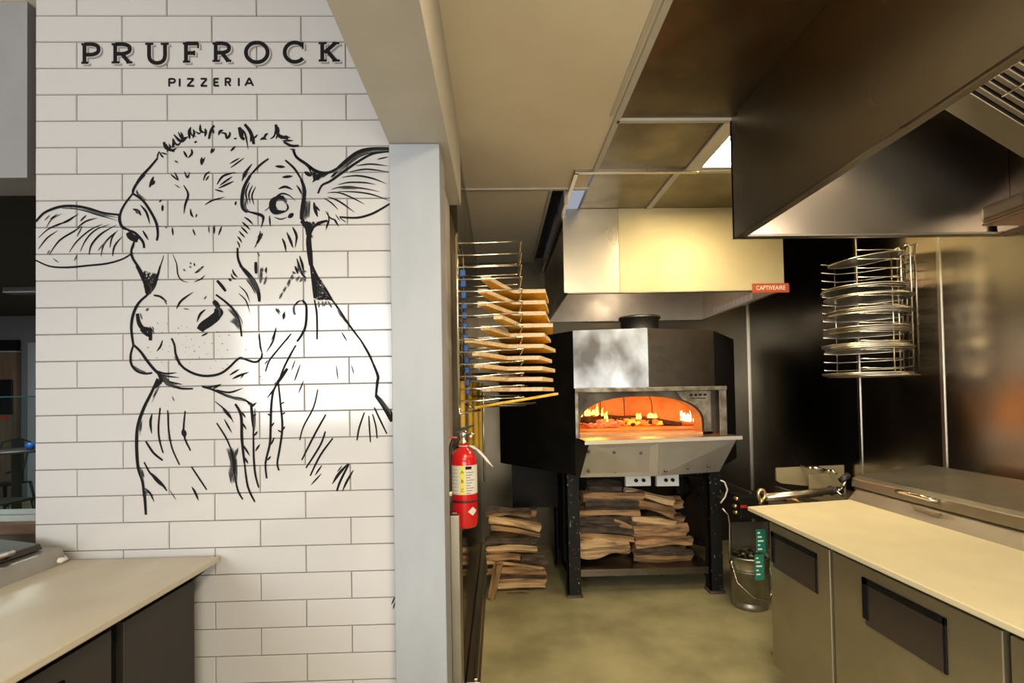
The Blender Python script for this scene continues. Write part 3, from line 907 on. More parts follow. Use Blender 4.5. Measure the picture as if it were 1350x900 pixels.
b = MB(); b.prismy([(-1.735,.99),(-1.745,1.01),(-2.02,1.05),(-2.15,1.05),(-2.15,1.0)], -0.4, 1.97); lid = b.build('lid', 'fridged', lt, bevel=0.003)
b = MB(); p = U(3, 731, Z=1.02); b.tube([(p.x-.02,p.y+.03,1.0),(p.x+.01,p.y+.025,1.02),(p.x+.01,p.y-.08,1.02),(p.x-.02,p.y-.09,1.0)], 0.010, 10); b.build('handle', 'chrome', lid)
b = MB(); b.prismy([(-1.21,.905),(-1.12,.905),(-1.21,.83)], 1.985, 1.995); b.build('bracket', 'fridged', lt)
for yy in (1.85, 0.0):
    for xx in (-1.3, -2.05):
        b = MB(); b.lathe([(0.0,-.02),(.045,-.02),(.055,-.012),(.055,.012),(.045,.02),(0,.02)], (xx, yy, 0.056), 20, axis='x'); b.box((xx-.03,yy-.04,.11),(xx+.03,yy+.04,.131)); b.build('caster', 'rubber', lt)
b = MB(); p = U(122, 724, Z=.93)
pr = [(0,.0),(.03,.004),(.036,.012),(.028,.022),(.012,.03),(0,.031)]
b.lathe(pr, (p.x, 1.985, .9285), 12)
o = b.build('crumpled_towel', 'white'); tag(o, 'small crumpled white paper towel at the back of the off-white cutting board', 'paper towel')
for v in o.data.vertices:
    n3 = noise.noise_vector(Vector(v.co)*45); v.co.x += n3.x*.012; v.co.z = max(.9285, v.co.z+n3.z*.008)

# ================================================================== HOODS
h1 = thing('exhaust_hood', (1.9, 1.0, 2.3), 'long dark stainless exhaust hood above the right-hand prep table', 'exhaust hood')
zb, zt = 2.300, 2.905
b = MB(); b.box((1.185, -1.2, zb), (1.20, 2.49, zt)); b.build('front_panel', 'ssw', h1)
b = MB(); b.box((1.185, 2.475, zb), (2.598, 2.495, zt)); b.build('end_panel', 'ss', h1)
b = MB(); b.box((1.20, -1.2, zt-.01), (2.598, 2.475, zt)); b.build('top_panel', 'ss', h1)
b = MB(); b.box((1.20, -1.2, zb), (1.235, 2.475, zb+.022)); b.box((1.20,2.45,zb),(2.598,2.475,zb+.012)); b.build('rim', 'ssmatte', h1, bevel=.002)
# filter bank on a slope
fa, fb = Vector((1.80, 0, 2.86)), Vector((2.50, 0, 2.42)); dv = (fb-fa); nrm = Vector((-dv.z, 0, dv.x)).normalized()*-1
if nrm.z > 0: nrm = -nrm
b = MB()
def slab(b, t0, t1, ya, yb, d0, d1, mi=0):
    A, B_ = fa+dv*t0, fa+dv*t1
    q = [A+nrm*d0, B_+nrm*d0, B_+nrm*d1, A+nrm*d1]
    b.prismy([(v.x, v.z) for v in q], ya, yb, mi)
slab(b, 0, 1, -1.0, 2.06, -0.03, -0.025); b.build('filter_backing', 'black', h1)
b = MB(); slab(b, -0.02, 1.02, 2.0, 2.12, 0, .02); slab(b, 0.93, 1.02, -1.0, 2.06, 0, .022); slab(b, -.02, .05, -1.0, 2.06, 0, .02); b.build('filter_frame', 'ss', h1, bevel=.002)
fi = 0
for yy0 in (1.50, 0.99, 0.48):
    b = MB(); n = 13; st = 0.5/n
    for k in range(n): slab(b, .05, .93, yy0+k*st+.006, yy0+k*st+.027, 0, .012)
    slab(b, .05, .93, yy0, yy0+.01, 0, .014)
    fl = b.build('filter', 'ssmatte', h1, bevel=.003)
    b = MB()
    for tt in (.33, .52):
        A = fa+dv*tt+nrm*.014
        b.tube([A+Vector((0,yy0+.44,0)), A+nrm*.02+Vector((0,yy0+.43,0)), A+nrm*.02+Vector((0,yy0+.35,0)), A+Vector((0,yy0+.34,0))], .004, 6)
    b.build('filter_handle', 'alu', fl)
b = MB(); b.box((2.5, -1.2, zb), (2.598, 2.45, 2.43)); b.build('grease_channel', 'ss', h1, bevel=.003)
def add_hood_fill(name, loc, e):
    l = bpy.data.lights.new(name, 'POINT'); l.energy = e; l.color = (1.0, .78, .6); l.shadow_soft_size = .06
    o = bpy.data.objects.new(name, l); COL.objects.link(o); o.location = loc
add_hood_fill('hood_fill', (1.75, 1.6, 2.5), 9)  # added fill that brightens the inside of the long hood
add_hood_fill('oven_hood_fill', (1.3, 4.3, 2.62), 9)  # added fill that brightens the inside of the oven hood
hl = thing('hood_lamp', (2.2, 1.95, 2.35), 'rounded steel lamp housing mounted inside the long hood over the prep table', 'lamp')
b = MB(); p = U(1322, 276, Y=1.95); zc = p.z
b.box((p.x, 1.85, zc-.028), (2.52, 2.05, zc+.045)); b.build('housing', 'ss', hl, bevel=.02, seg=4)
b = MB(); b.box((p.x+.004, 1.856, zc-.036), (2.50, 2.044, zc-.026)); b.build('gap_strip', 'alu', hl, bevel=.004)

h2 = thing('exhaust_hood', (1.32, 4.4, 2.28), 'bright stainless exhaust hood with red maker plate above the wood-fired oven', 'exhaust hood')
zb2 = 2.284; hx0, hx1, hy0, hy1 = 0.49, 2.135, 3.70, 5.19
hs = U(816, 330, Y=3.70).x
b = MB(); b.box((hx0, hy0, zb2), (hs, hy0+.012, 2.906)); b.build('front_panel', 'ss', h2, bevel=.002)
b = MB(); b.box((hs, hy0-.002, zb2), (hx1, hy0+.012, 2.906)); b.build('front_panel', 'sslit', h2, bevel=.002)  # bright half of the face: its reflected light is put into the colour
b = MB(); b.box((hx0, hy0+.012, zb2), (hx0+.012, hy1, 2.906)); b.build('side_panel', 'ss', h2)
b = MB(); b.box((hx1-.012, hy0+.012, zb2), (hx1, hy1, 2.906)); b.build('side_panel', 'ss', h2)
b = MB(); b.box((hx0+.012, hy1-.012, zb2), (hx1-.012, hy1, 2.906)); b.build('back_panel', 'ssmatte', h2)
b = MB(); b.box((hx0, hy0, zb2-.006), (hx1, hy0+.03, zb2)); b.box((hx0,hy0,zb2-.006),(hx0+.03,hy1,zb2)); b.box((hx1-.03,hy0,zb2-.006),(hx1,hy1,zb2)); b.box((hx0,hy1-.03,zb2-.006),(hx1,hy1,zb2)); b.build('rim', 'ss', h2, bevel=.002)
# soffit frame joining the hood to the ceiling grid
b = MB(); b.box((0.485, 3.05, 2.885), (0.51, 3.70, 2.908)); b.box((0.485, 3.045, 2.885), (1.25, 3.07, 2.908)); b.box((0.455,3.34,2.80),(0.48,5.18,2.906)); S('trim_7', b, 'ss', 0.001)
lp = U(992, 373.5, Y=3.69); rp = U(1041, 385, Y=3.69)
pl = MB(); pl.box((lp.x, 3.6945, lp.z-(lp.z-rp.z)), (rp.x, 3.698, lp.z)); po = pl.build('maker_plate', 'redlabel', h2)
text('maker_lettering', 'CAPTIVEAIRE', 'white', 0.046, Vector(((lp.x+rp.x)/2, 3.6940, (lp.z+rp.z)/2)), Matrix.Rotation(PI/2, 3, 'X'), po, sx=0.82)
b = MB(); b.hexa([(hx1-.016,4.14,2.30),(hx1-.013,4.14,2.30),(hx1-.013,4.90,2.30),(hx1-.016,4.90,2.30),(hx1-.016,4.14,2.355),(hx1-.013,4.14,2.355),(hx1-.013,4.90,2.355),(hx1-.016,4.90,2.355)])
nt_ = b.build('notice_plate', 'plasticstrap', h2)
b = MB()
for k in range(3):
    for j in range(9): b.box((hx1-.0168, 4.18+j*.078, 2.345-k*.016), (hx1-.0161, 4.235+j*.078, 2.349-k*.016))
b.build('notice_print', 'labprint', nt_)
# troffer
tr = thing('ceiling_light', (1.5, 2.77, 2.9), 'lit square ceiling light panel in the steel ceiling between the two hoods', 'ceiling light')
b = MB(); b.box((1.205,2.5,2.897),(1.255,3.05,2.92)); b.box((1.755,2.5,2.897),(1.80,3.05,2.92)); b.box((1.255,2.5,2.897),(1.755,2.54,2.92)); b.box((1.255,3.01,2.897),(1.755,3.05,2.92)); b.build('frame', 'grid', tr, bevel=.002)
b = MB(); b.box((1.255,2.54,2.905),(1.755,3.01,2.915)); b.build('diffuser', 'troffer', tr)

# ================================================================== OVEN
ov = thing('pizza_oven', (1.1, 4.4, 0), 'black eight-sided wood-fired pizza oven with steel front and lit arched mouth', 'oven')
FL, RG, FR = (0.55, 3.72), (1.085, 3.64), (1.655, 3.84)
body = [FL, (0.60, 3.80), (1.60, 3.90), FR, (2.12, 4.5), (2.12, 4.9), (1.7, 5.15), (0.5, 5.15), (0.02, 4.9), (0.0, 4.5)]
zA, zB, zT = 0.94, 1.25, 2.005
# outer shell: walls only (so that the chamber stays hollow)
b = MB(); ring = [FL, (0.0, 4.5), (0.02, 4.9), (0.5, 5.15), (1.7, 5.15), (2.12, 4.9), (2.12, 4.5), FR]
for i in range(len(ring)-1):
    (xa, ya), (xb, yb) = ring[i], ring[i+1]
    za = zA + (0.0)
    b.add([(xa,ya,za),(xb,yb,za),(xb,yb,zT),(xa,ya,zT)], [(0,1,2,3)])
b.add([(x,y,zT) for x,y in ring+[RG]], [tuple(range(len(ring)+1))])
b.add([(x,y,zA) for x,y in ring+[RG]], [tuple(range(len(ring), -1, -1))])
b.build('shell', 'ovenblack', ov)
# upper facets
zf = 1.565
b = MB(); b.add([(FL[0],FL[1],zf),(RG[0],RG[1],zf),(RG[0],RG[1],zT+.004),(FL[0],FL[1],zT+.004),(FL[0],FL[1]+.05,zf),(RG[0],RG[1]+.05,zf),(RG[0],RG[1]+.05,zT+.004),(FL[0],FL[1]+.05,zT+.004)],[(0,1,2,3),(5,4,7,6),(3,2,6,7),(1,0,4,5),(0,3,7,4),(2,1,5,6)])
lf = b.build('front_plate', 'sspol', ov, bevel=.002)
b = MB(); b.add([(RG[0]+.001,RG[1],zf),(FR[0],FR[1],zf),(FR[0],FR[1],zT+.004),(RG[0]+.001,RG[1],zT+.004),(RG[0]+.001,RG[1]+.05,zf),(FR[0],FR[1]+.05,zf),(FR[0],FR[1]+.05,zT+.004),(RG[0]+.001,RG[1]+.05,zT+.004)],[(0,1,2,3),(5,4,7,6),(3,2,6,7),(1,0,4,5),(0,3,7,4),(2,1,5,6)])
b.build('front_plate', 'ssdark', ov, bevel=.002)  # darker than the left plate: the dim reflection is put into the colour
# arch panel
YA = 3.70
ax0, ax1, azs, azt, az0 = 0.585, 1.49, 1.30, 1.512, 1.243
def arch(n=24):
    pts = []
    c = (ax0+ax1)/2; r = (ax1-ax0)/2
    for i in range(n+1):
        t = PI - PI*i/n
        pts.append((c + r*math.copysign(abs(math.cos(t))**0.85, math.cos(t)), azs + (azt-azs)*abs(math.sin(t))**0.80))
    return [(ax0, az0)] + pts + [(ax1, az0)]
ar = arch()
def outer(p, x0=0.56, x1=1.645, z0=az0, z1=zf):
    return p
b = MB(); inn = ar; n = len(inn)
# outer boundary points matched by going up/left/right
out = []
for i, (x, z) in enumerate(inn):
    if i == 0: out.append((0.555, az0))
    elif i == n-1: out.append((1.65, az0))
    else:
        t = (i-1)/(n-3)
        if t < 0.18: out.append((0.555, az0+(zf-az0)*(t/0.18)))
        elif t > 0.82: out.append((1.65, az0+(zf-az0)*((1-t)/0.18)))
        else: out.append((0.555+(1.095)*((t-0.18)/0.64), zf))
b.add([(x,YA,z) for x,z in inn]+[(x,YA,z) for x,z in out], [(i, i+1, n+i+1, n+i) for i in range(n-1)])
b.build('arch_panel', 'soot', ov)
b = MB(); b.add([(x,YA,z) for x,z in inn]+[(x,YA+.16,z) for x,z in inn], [(i, n+i, n+i+1, i+1) for i in range(n-1)]); b.build('arch_throat', 'brick', ov)
b = MB()   # surround frame
b.box((0.545, 3.645, 1.215), (0.572, 3.72, zf+.012)); b.box((1.60, 3.645, 1.215), (1.655, 3.80, zf+.012)); b.box((0.545, 3.635, zf-.018), (1.655, 3.80, zf+.014)); b.build('front_frame', 'frame', ov, bevel=.003)
pp = MB(); pts = [(1.555, 1.25), (1.555, 1.545), (1.30, 1.545)] + [(x+.012, z+.006) for x, z in ar[18:26]] + [(1.50, 1.25)]
pp.prismy(pts, 3.690, 3.698)
sp = pp.build('side_plate', 'frame', ov)
b = MB()
for k in range(4): b.box((1.40+k*.034, 3.6885, 1.508), (1.423+k*.034, 3.6899, 1.524))
b.box((1.41,3.6885,1.488),(1.52,3.6899,1.494)); b.build('plate_print', 'black', sp)
# chamber
cx_, cy_, rx_, ry_ = 1.03, 4.42, 0.80, 0.62
b = MB(); b.box((ax0-.002, 3.69, 1.20), (ax1+.002, 3.87, az0)); b.lathe([(0,0),(1,0),(1,.04),(0,.04)], (0,0,0), 40)
vs0 = len(b.v)
for i in range(8, vs0): x,y,z = b.v[i]; b.v[i] = (cx_+x*rx_, cy_+y*ry_, 1.2+z)
b.build('hearth_floor', 'stone', ov)
b = MB(); nn, mm = 48, 10; vs = []; hh = 0.42
for j in range(mm+1):
    f = j/mm
    if f < .3: r, h = 1.0, .0+f/.3*.16
    else: a = (f-.3)/.7*PI/2; r, h = math.cos(a), .16+math.sin(a)*.26
    for i in range(nn): t = 2*PI*i/nn; vs.append((cx_+r*rx_*math.cos(t), cy_+r*ry_*math.sin(t), 1.24+h))
fs = []
for j in range(mm):
    for i in range(nn):
        a = j*nn+i; c = j*nn+(i+1)%nn; q = (vs[a][1]+vs[c][1])/2
        cxm = (vs[a][0]+vs[c][0])/2
        if q < 4.02 and ax0-.03 < cxm < ax1+.03 and j < 6: continue
        fs.append((a, a+nn, c+nn, c))
b.add(vs, fs, 0, True); dome = b.build('dome', 'brick', ov)
# dome joints
b = MB()
for t in (1.95, 1.30, 0.95, 2.5, 1.6):
    pts = []
    for j in range(mm+1):
        f = j/mm
        if f < .3: r, h = 1.0, f/.3*.16
        else: a = (f-.3)/.7*PI/2; r, h = math.cos(a), .16+math.sin(a)*.26
        if f > .8: break
        pts.append((cx_+(r*rx_-.003)*math.cos(t), cy_+(r*ry_-.003)*math.sin(t), 1.24+h))
    b.tube(pts, .004, 5)
b.build('dome_joint', 'char', dome)
# landing and apron
b = MB(); zl = 1.222
LA = [(0.575, 3.31), (1.625, 3.335), (1.66, 3.84), (0.555, 3.72)]
LA = [tuple(U(771, 581, Z=zl).xy), tuple(U(979, 574, Z=zl).xy), (1.66, 3.80), (0.555, 3.71)]
b.prism(LA, zl-.004, zl); b.add([(LA[0][0],LA[0][1],zl-.028),(LA[1][0],LA[1][1],zl-.028),(LA[1][0],LA[1][1],zl),(LA[0][0],LA[0][1],zl),(LA[0][0],LA[0][1]+.006,zl-.028),(LA[1][0],LA[1][1]+.006,zl-.028),(LA[1][0],LA[1][1]+.006,zl),(LA[0][0],LA[0][1]+.006,zl)],[(0,1,2,3),(5,4,7,6),(1,0,4,5),(0,3,7,4),(2,1,5,6),(3,2,6,7)])
b.build('landing_shelf', 'alu', ov, bevel=.001)
def yy_at(x): t = (x-LA[0][0])/(LA[1][0]-LA[0][0]); return LA[0][1]+(LA[1][1]-LA[0][1])*t
a0, a1, a2 = (0.60, yy_at(.60)+.01), (1.10, yy_at(1.10)+.01), (LA[1][0]-.04, LA[1][1]+.01)
zq = 0.945
q0 = (0.565, 3.60); q1 = (1.115, 3.585); q2 = (1.62, 3.72)
b = MB(); b.add([(a0[0],a0[1],zl-.028),(a1[0],a1[1],zl-.028),(q1[0],q1[1],zq),(q0[0],q0[1],zq)],[(3,2,1,0)])
b.add([(a0[0],a0[1]+.01,zl-.028),(a1[0],a1[1]+.01,zl-.028),(q1[0],q1[1]+.01,zq),(q0[0],q0[1]+.01,zq)],[(0,1,2,3)])
apl = b.build('apron', 'apron', ov)
b = MB(); b.add([(a1[0]+.001,a1[1],zl-.028),(a2[0],a2[1],zl-.028),(q2[0],q2[1],zq),(q1[0]+.001,q1[1],zq)],[(3,2,1,0)])
b.add([(a2[0],a2[1],zl-.028),(FR[0]+.02,3.83,zl-.02),(FR[0],3.83,zq+.03),(q2[0],q2[1],zq)],[(3,2,1,0)])
apr = b.build('apron', 'apron', ov)
b = MB(); b.add([(a0[0],a0[1],zl-.028),(q0[0],q0[1],zq),(0.55,3.72,zq),(0.55,3.72,zl-.01)],[(0,1,2,3)]); b.build('apron_side', 'ssmatte', ov)
b = MB()
for (px_, py_) in ((776,621),(810.5,621.5),(845,621.5),(776,595.5),(810,596),(845,597),(877.5,620.5),(907,617),(934,614.5)):
    t = (py_-589)/(629-589); 
    # locate on apron plane
    A = Vector((a0[0],a0[1],zl-.028)); B_ = Vector((a1[0],a1[1],zl-.028)); C_ = Vector((q0[0],q0[1],zq))
    if px_ > 864: A = Vector((a1[0],a1[1],zl-.028)); B_ = Vector((a2[0],a2[1],zl-.028)); C_ = Vector((q1[0],q1[1],zq))
    nn_ = (B_-A).cross(C_-A).normalized(); d1 = U(px_, py_, Y=1.0)-CAM
    tt = (A-CAM).dot(nn_)/d1.dot(nn_); hp = CAM+d1*tt
    if nn_.y > 0: nn_ = -nn_
    b.tube([hp, hp-d1.normalized()*.03], .011, 8)
b.build('bolt', 'ssdark', apl)
# flue
fp = U(843, 425, Y=4.2)
b = MB(); b.lathe([(.155,0),(.155,.145),(.17,.145),(.17,.165),(.15,.165)], (fp.x, 4.2, zT), 28); fl_ = b.build('flue_collar', 'ssmatte', ov)
# stand
def vbar(x, y, z0, z1, wx, wy): b = MB(); b.box((x-wx, y-wy, z0), (x+wx, y+wy, z1)); return b
lx0, lx1 = 0.545, 1.635
for (x, y, zt_) in ((lx0, 3.86, .94), (lx1, 3.86, .94), (0.53, 4.55, .94), (lx1+.0, 4.60, .94)):
    b = vbar(x, y, 0.02, zt_, .05, .012); b.box((x-.05, y-.012, .02), (x-.038, y+.08, zt_)); lg = b.build('leg', 'legblack', ov, bevel=.002)
    b = MB(); b.box((x-.06, y-.03, 0), (x+.06, y+.09, .02)); b.build('foot', 'bark', lg)
b = MB(); b.prism([(0.60, 3.88), (1.60, 3.88), (1.68, 4.66), (0.50, 4.66)], .175, .19); b.build('shelf', 'ssdark', ov, bevel=.002)
b = MB(); b.box((.53, 3.885, .14), (1.65, 3.90, .192)); b.build('shelf_lip', 'ssdark', ov)
b = MB()
for (pa, pb) in (((lx1, 3.88, .90), (lx1, 4.6, .55)), ((lx1, 3.88, .52), (lx1, 4.6, .86)), ((lx1,3.88,.35),(lx1,4.6,.2)), ((.53,4.55,.9),(1.63,4.6,.9)), ((.545,3.87,.91),(1.635,3.87,.91)), ((lx1,3.9,.08),(lx1,4.6,.08)), ((lx0,3.9,.08),(lx0,4.55,.08))):
    b = MB(); b.tube([pa, pb], .022, 4); b.build('brace', 'legblack', ov)
b = MB(); b.box((0.50, 4.10, .19), (0.515, 4.5, .92)); b.box((.10,4.45,.55),(.54,4.47,.93)); b.build('side_sheet', 'ovenblack', ov)
for x0, x1, y0, y1 in ((825, 858, 629, 641), (866, 895, 628, 641)):
    A = U(x0, y1, Y=3.80); B_ = U(x1, y0, Y=3.80)
    b = MB(); b.box((A.x, 3.80, A.z), (B_.x, 3.84, B_.z+.02)); pb_ = b.build('control_plate', 'label', ov, bevel=.002)
    b = MB()
    for k in range(2): b.lathe([(0,0),(.014,0),(.014,.012),(0,.012)], (A.x+(B_.x-A.x)*(.4+.3*k), 3.786, (A.z+B_.z)/2+.012), 10, axis='y')
    b.build('knob', 'black', pb_)

# --- fire
def log_mesh(L, r, seed, sides=5, bend=0.02, flat=0.8, mats=(0, 1)):
    rr = random.Random(seed); b = MB(); n = 9
    ang = sorted(rr.uniform(0, 2*PI) for _ in range(sides))
    ang = [2*PI*i/sides + rr.uniform(-.35, .35) for i in range(sides)]
    rad = [r*rr.uniform(.78, 1.15) for _ in range(sides)]
    ph_ = rr.uniform(0, 6)
    prof = []
    for a in range(sides*2):      # subdivide edges
        i = a//2; p = Vector((math.cos(ang[i]), math.sin(ang[i])*flat))*rad[i]
        q = Vector((math.cos(ang[(i+1)%sides]), math.sin(ang[(i+1)%sides])*flat))*rad[(i+1)%sides]
        prof.append(p if a%2 == 0 else (p+q)/2)
    m_ = len(prof); vs = []
    for j in range(n+1):
        t = j/n; x = (t-.5)*L; k = 1.0+ .12*math.sin(ph_+t*5)
        if j in (0, n): k *= .93
        for i, p in enumerate(prof):
            nz = noise.noise(Vector((x*7+seed*3.1, p.x*22+i*.6, p.y*22)))*r*.42
            l = p.length or 1; q = p*(k+nz/l)
            vs.append((x + rr.uniform(-.006,.006)*(j in (0,n))*2, q.x, q.y + bend*math.sin(t*PI+ph_*.3)))
    fs = [];
    b.add(vs, [tuple(range(m_-1,-1,-1))], 0)
    o0 = len(vs)
    for j in range(n):
        for i in range(m_):
            f = (j*m_+i, j*m_+(i+1)%m_, (j+1)*m_+(i+1)%m_, (j+1)*m_+i)
            b.f.append(f); b.mi.append(mats[1] if i in (0, 1, 2, 3) and seed % 3 == 0 or i in (0,1) else mats[0]); b.sm.append(False)
    b.f.append(tuple(range(n*m_, n*m_+m_))); b.mi.append(0); b.sm.append(False)
    return b
def embers(name, cx0, cx1, cy0, cy1, z, n, ml, rr=(.015,.035), lab='', seed=1):
    q = random.Random(seed); b = MB()
    for _ in range(n):
        x, y, r = q.uniform(cx0, cx1), q.uniform(cy0, cy1), q.uniform(*rr)
        zz = z + q.uniform(0, .03)
        k0_ = len(b.v); pr = [(0,-r*.6),(r*.8,-r*.5),(r,0),(r*.7,r*.5),(0,r*.65)]
        b.lathe(pr, (x, y, zz+r*.5), 6, q.randrange(len(ml)), sm=False)
        for i in range(k0_, len(b.v)):
            v = b.v[i]; n3 = noise.noise_vector(Vector(v)*60)*r*.5; b.v[i] = (v[0]+n3.x*1.5, v[1]+n3.y, v[2]+n3.z)
    o = b.build(name, ml); tag(o, lab, 'embers', kind='stuff'); return o
zh = 1.243
embers('ember_bed', 0.78, 1.02, 4.3, 4.62, zh, 90, ['ash','ash','ember','ash'], lab='heap of ashy pink embers left of the middle inside the oven', seed=2)
embers('ember_bed', 1.02, 1.45, 4.45, 4.70, zh, 80, ['ember','char','ember2','ember','char'], lab='bed of glowing orange embers at the back of the oven', seed=5)
for i, (x, y, z, L, r, rz, lb) in enumerate([(.62,4.32,zh+.07,.40,.062,.3,'charred burning log at the left side inside the oven'),(1.13,4.72,zh+.045,.46,.04,-.05,'charred log at the back centre inside the oven'),(1.46,4.55,zh+.03,.34,.03,-.5,'dark burning log at the right side inside the oven')]):
    b = log_mesh(L, r, 40+i*3+1); o = b.build('burning_log', ['char','char']); o.location = (x, y, z); o.rotation_euler = (0, 0, rz); tag(o, lb, 'log')
def flame(x, y, z, h, wd, seed, m_):
    b = MB(); q = random.Random(int(seed*10)+3)
    for k in range(4):
        n = 8; pts = []; rr = []; hk = h*q.uniform(.45, 1.0); ox = q.uniform(-1, 1)*wd*1.1; lean = q.uniform(-.5, .5)
        for i in range(n):
            t = i/(n-1)
            pts.append((x+ox+math.sin(t*4+seed+k)*wd*.35*t+lean*wd*t*t*1.6, y+q.uniform(-.01,.01), z+hk*t))
            rr.append(max(.0008, wd*.62*(math.sin((t*.75+.25)*PI)**.9)*(1-t*.5)))
        b.tube(pts, rr, 7)
    return b
def flames(name, spots, m_, lb):
    b = MB()
    for i, (px_, py_, Y, h, wd) in enumerate(spots):
        p = U(px_, py_, Y=Y); q = flame(p.x, Y, p.z-h*.15, h, wd, i*1.7, m_); b.add(q.v, q.f, 0, True)
    o = b.build(name, m_); tag(o, lb, 'flames', kind='stuff'); return o
flames('flames', [(772,546,4.2,.05,.014),(777,546,4.2,.055,.013),(783,545,4.22,.05,.014),(789,545,4.2,.085,.013),(794,546,4.24,.07,.012),(787,545,4.26,.11,.012),(798,550,4.2,.05,.010),(765,548,4.15,.03,.012)], 'flame', 'yellow flames over the charred log at the left inside the oven')
flames('flames', [(898,551,4.3,.09,.010),(902,552,4.3,.07,.012),(907,553,4.28,.08,.013),(911,553,4.3,.10,.011),(915,553,4.26,.09,.011),(919,554,4.26,.07,.010),(904,553,4.3,.05,.016)], 'flame2', 'white hot flames at the right side inside the oven')
flames('flames', [(800,553,4.35,.10,.008),(843,550,4.6,.05,.02),(858,549,4.6,.05,.022),(866,549,4.62,.04,.02)], 'flame', 'low orange flames licking the middle of the ember bed')
def pt_light(name, loc, e, col, r=.06):
    l = bpy.data.lights.new(name, 'POINT'); l.energy = e; l.color = col; l.shadow_soft_size = r
    o = bpy.data.objects.new(name, l); COL.objects.link(o); o.location = loc
pt_light('fire_glow_left', (.80, 4.30, 1.585), 8.0, (1.0, .36, .06), .03)
pt_light('fire_glow_right', (1.28, 4.30, 1.585), 8.0, (1.0, .38, .07), .03)

# ================================================================== FIREWOOD
def px_log(c, x0, y0, x1, y1, Y, seed, label, group, slope=0, dark=False, k=5.294, o_=(590, 640)):
    X0, Y0, X1, Y1 = o_[0]+x0/k, o_[1]+y0/k, o_[0]+x1/k, o_[1]+y1/k
    A = U(X0, (Y0+Y1)/2, Y=Y); B_ = U(X1, (Y0+Y1)/2, Y=Y)
    h = (Y1-Y0)/F*Y; L = B_.x-A.x
    th_ = math.atan2(slope/k, (X1-X0))
    hh = max(.03, h-abs(math.sin(th_))*L)
    b = log_mesh(L, hh*.57, seed, sides=4+seed%2, bend=.008, flat=.9)
    o = b.build('firewood_log', ['bark','bark'] if dark else (['logpale','bark'] if seed % 3 == 1 else ['log','bark']))
    o.location = ((A.x+B_.x)/2, Y+random.Random(seed).uniform(-.01,.03), (A.z+B_.z)/2); o.rotation_euler = (random.Random(seed).uniform(-.2,.2), th_, random.Random(seed+1).uniform(-.06,.06))
    tag(o, label, 'log', group); return o
G1 = 'firewood stacked against the left wall'
left = [(270,155,578,222,0,0,'straight firewood log on top of the stack against the left wall'),
 (287,200,652,330,70,0,'pale log sloping down right, second from top in the left-wall stack'),
 (300,280,645,380,60,0,'long sloping log third from top in the left-wall stack'),
 (265,358,622,425,0,1,'dark bark-covered log in the middle of the left-wall stack'),
 (275,415,628,474,0,0,'light wavy log just below the dark bark log against the left wall'),
 (275,466,505,522,0,0,'short log end below the wavy log in the left-wall stack'),
 (515,480,692,556,0,1,'dark round bark-covered log end at the right of the left-wall stack'),
 (282,520,665,585,36,0,'long thin log sloping right above the dark gap near the left-wall stack bottom'),
 (280,578,685,634,0,0,'pale log under the gap near the bottom of the left-wall stack'),
 (350,632,690,680,0,0,'log second from the floor in the left-wall stack'),
 (350,678,690,734,0,0,'lowest log lying on the floor in the left-wall stack')]
for i, (x0,y0,x1,y1,sl,dk,lb) in enumerate(left): px_log('', x0,y0,x1,y1,3.98,i+60,lb,G1,sl,dk)
b = log_mesh(.27, .045, 91, sides=4, bend=.01); o = b.build('firewood_log', ['log','bark']); p = U(653, 767, Y=3.84); o.location = (p.x, 3.86, .135); o.rotation_euler = (0, R(-80), 0)
tag(o, 'short firewood piece standing upright against the bottom of the left-wall stack', 'log', G1)
b = log_mesh(.16, .012, 92, sides=4, bend=.002); o = b.build('wood_splinter', ['log','log']); p = U(683, 780, Z=.012); o.location = (p.x, p.y, .013); tag(o, 'thin wood splinter lying on the floor in front of the left-wall stack', 'splinter', G1)
# hidden core of the stack (second row) so that it has depth
for i in range(6):
    b = log_mesh(.36, .055, 100+i, sides=5, bend=.006); o = b.build('firewood_log', ['log','bark']); o.location = (.10, 4.14, .058+i*.105); tag(o, ['lowest','second','third','fourth','fifth','topmost'][i]+' firewood log from the floor in the rear row by the left wall', 'log', 'rear row of firewood by the left wall')
G2 = 'firewood stacked on the oven stand shelf'
K2, O2 = 4.286, (700, 600)
shelf = [(320,145,512,215,0,1,'dark rough log at the very top of the oven shelf stack'),
 (288,200,632,262,0,0,'grey weathered log at the upper left of the oven shelf stack'),
 (300,245,600,302,0,1,'dark log beneath the grey weathered one at the upper left of the oven shelf'),
 (528,180,812,285,60,0,'log sloping down right at the top right of the oven shelf stack'),
 (600,250,820,355,55,0,'thick pale log sloping right, second from the top right on the oven shelf'),
 (262,292,616,350,0,0,'smooth pale split log at the left middle of the oven shelf stack'),
 (262,345,590,405,0,1,'dark bark log below the smooth pale log on the oven shelf'),
 (262,390,575,455,20,1,'lower dark bark log at the left of the oven shelf stack'),
 (470,346,572,418,30,0,'broken pale wedge sticking out in the centre of the oven shelf stack'),
 (572,338,815,404,20,0,'narrow split log at the right middle of the oven shelf stack'),
 (570,388,880,468,0,0,'jagged brown log protruding right in the oven shelf stack'),
 (258,420,582,500,24,0,'wide split log second from the bottom left on the oven shelf'),
 (255,468,545,570,0,0,'big knotty log at the bottom left of the oven shelf'),
 (592,448,912,520,0,0,'light tan log second from the bottom right on the oven shelf'),
 (582,512,915,602,0,0,'long tan log at the bottom right of the oven shelf')]
for i, (x0,y0,x1,y1,sl,dk,lb) in enumerate(shelf): px_log('', x0,y0,x1,y1,4.03,i+130,lb,G2,sl,dk,K2,O2)
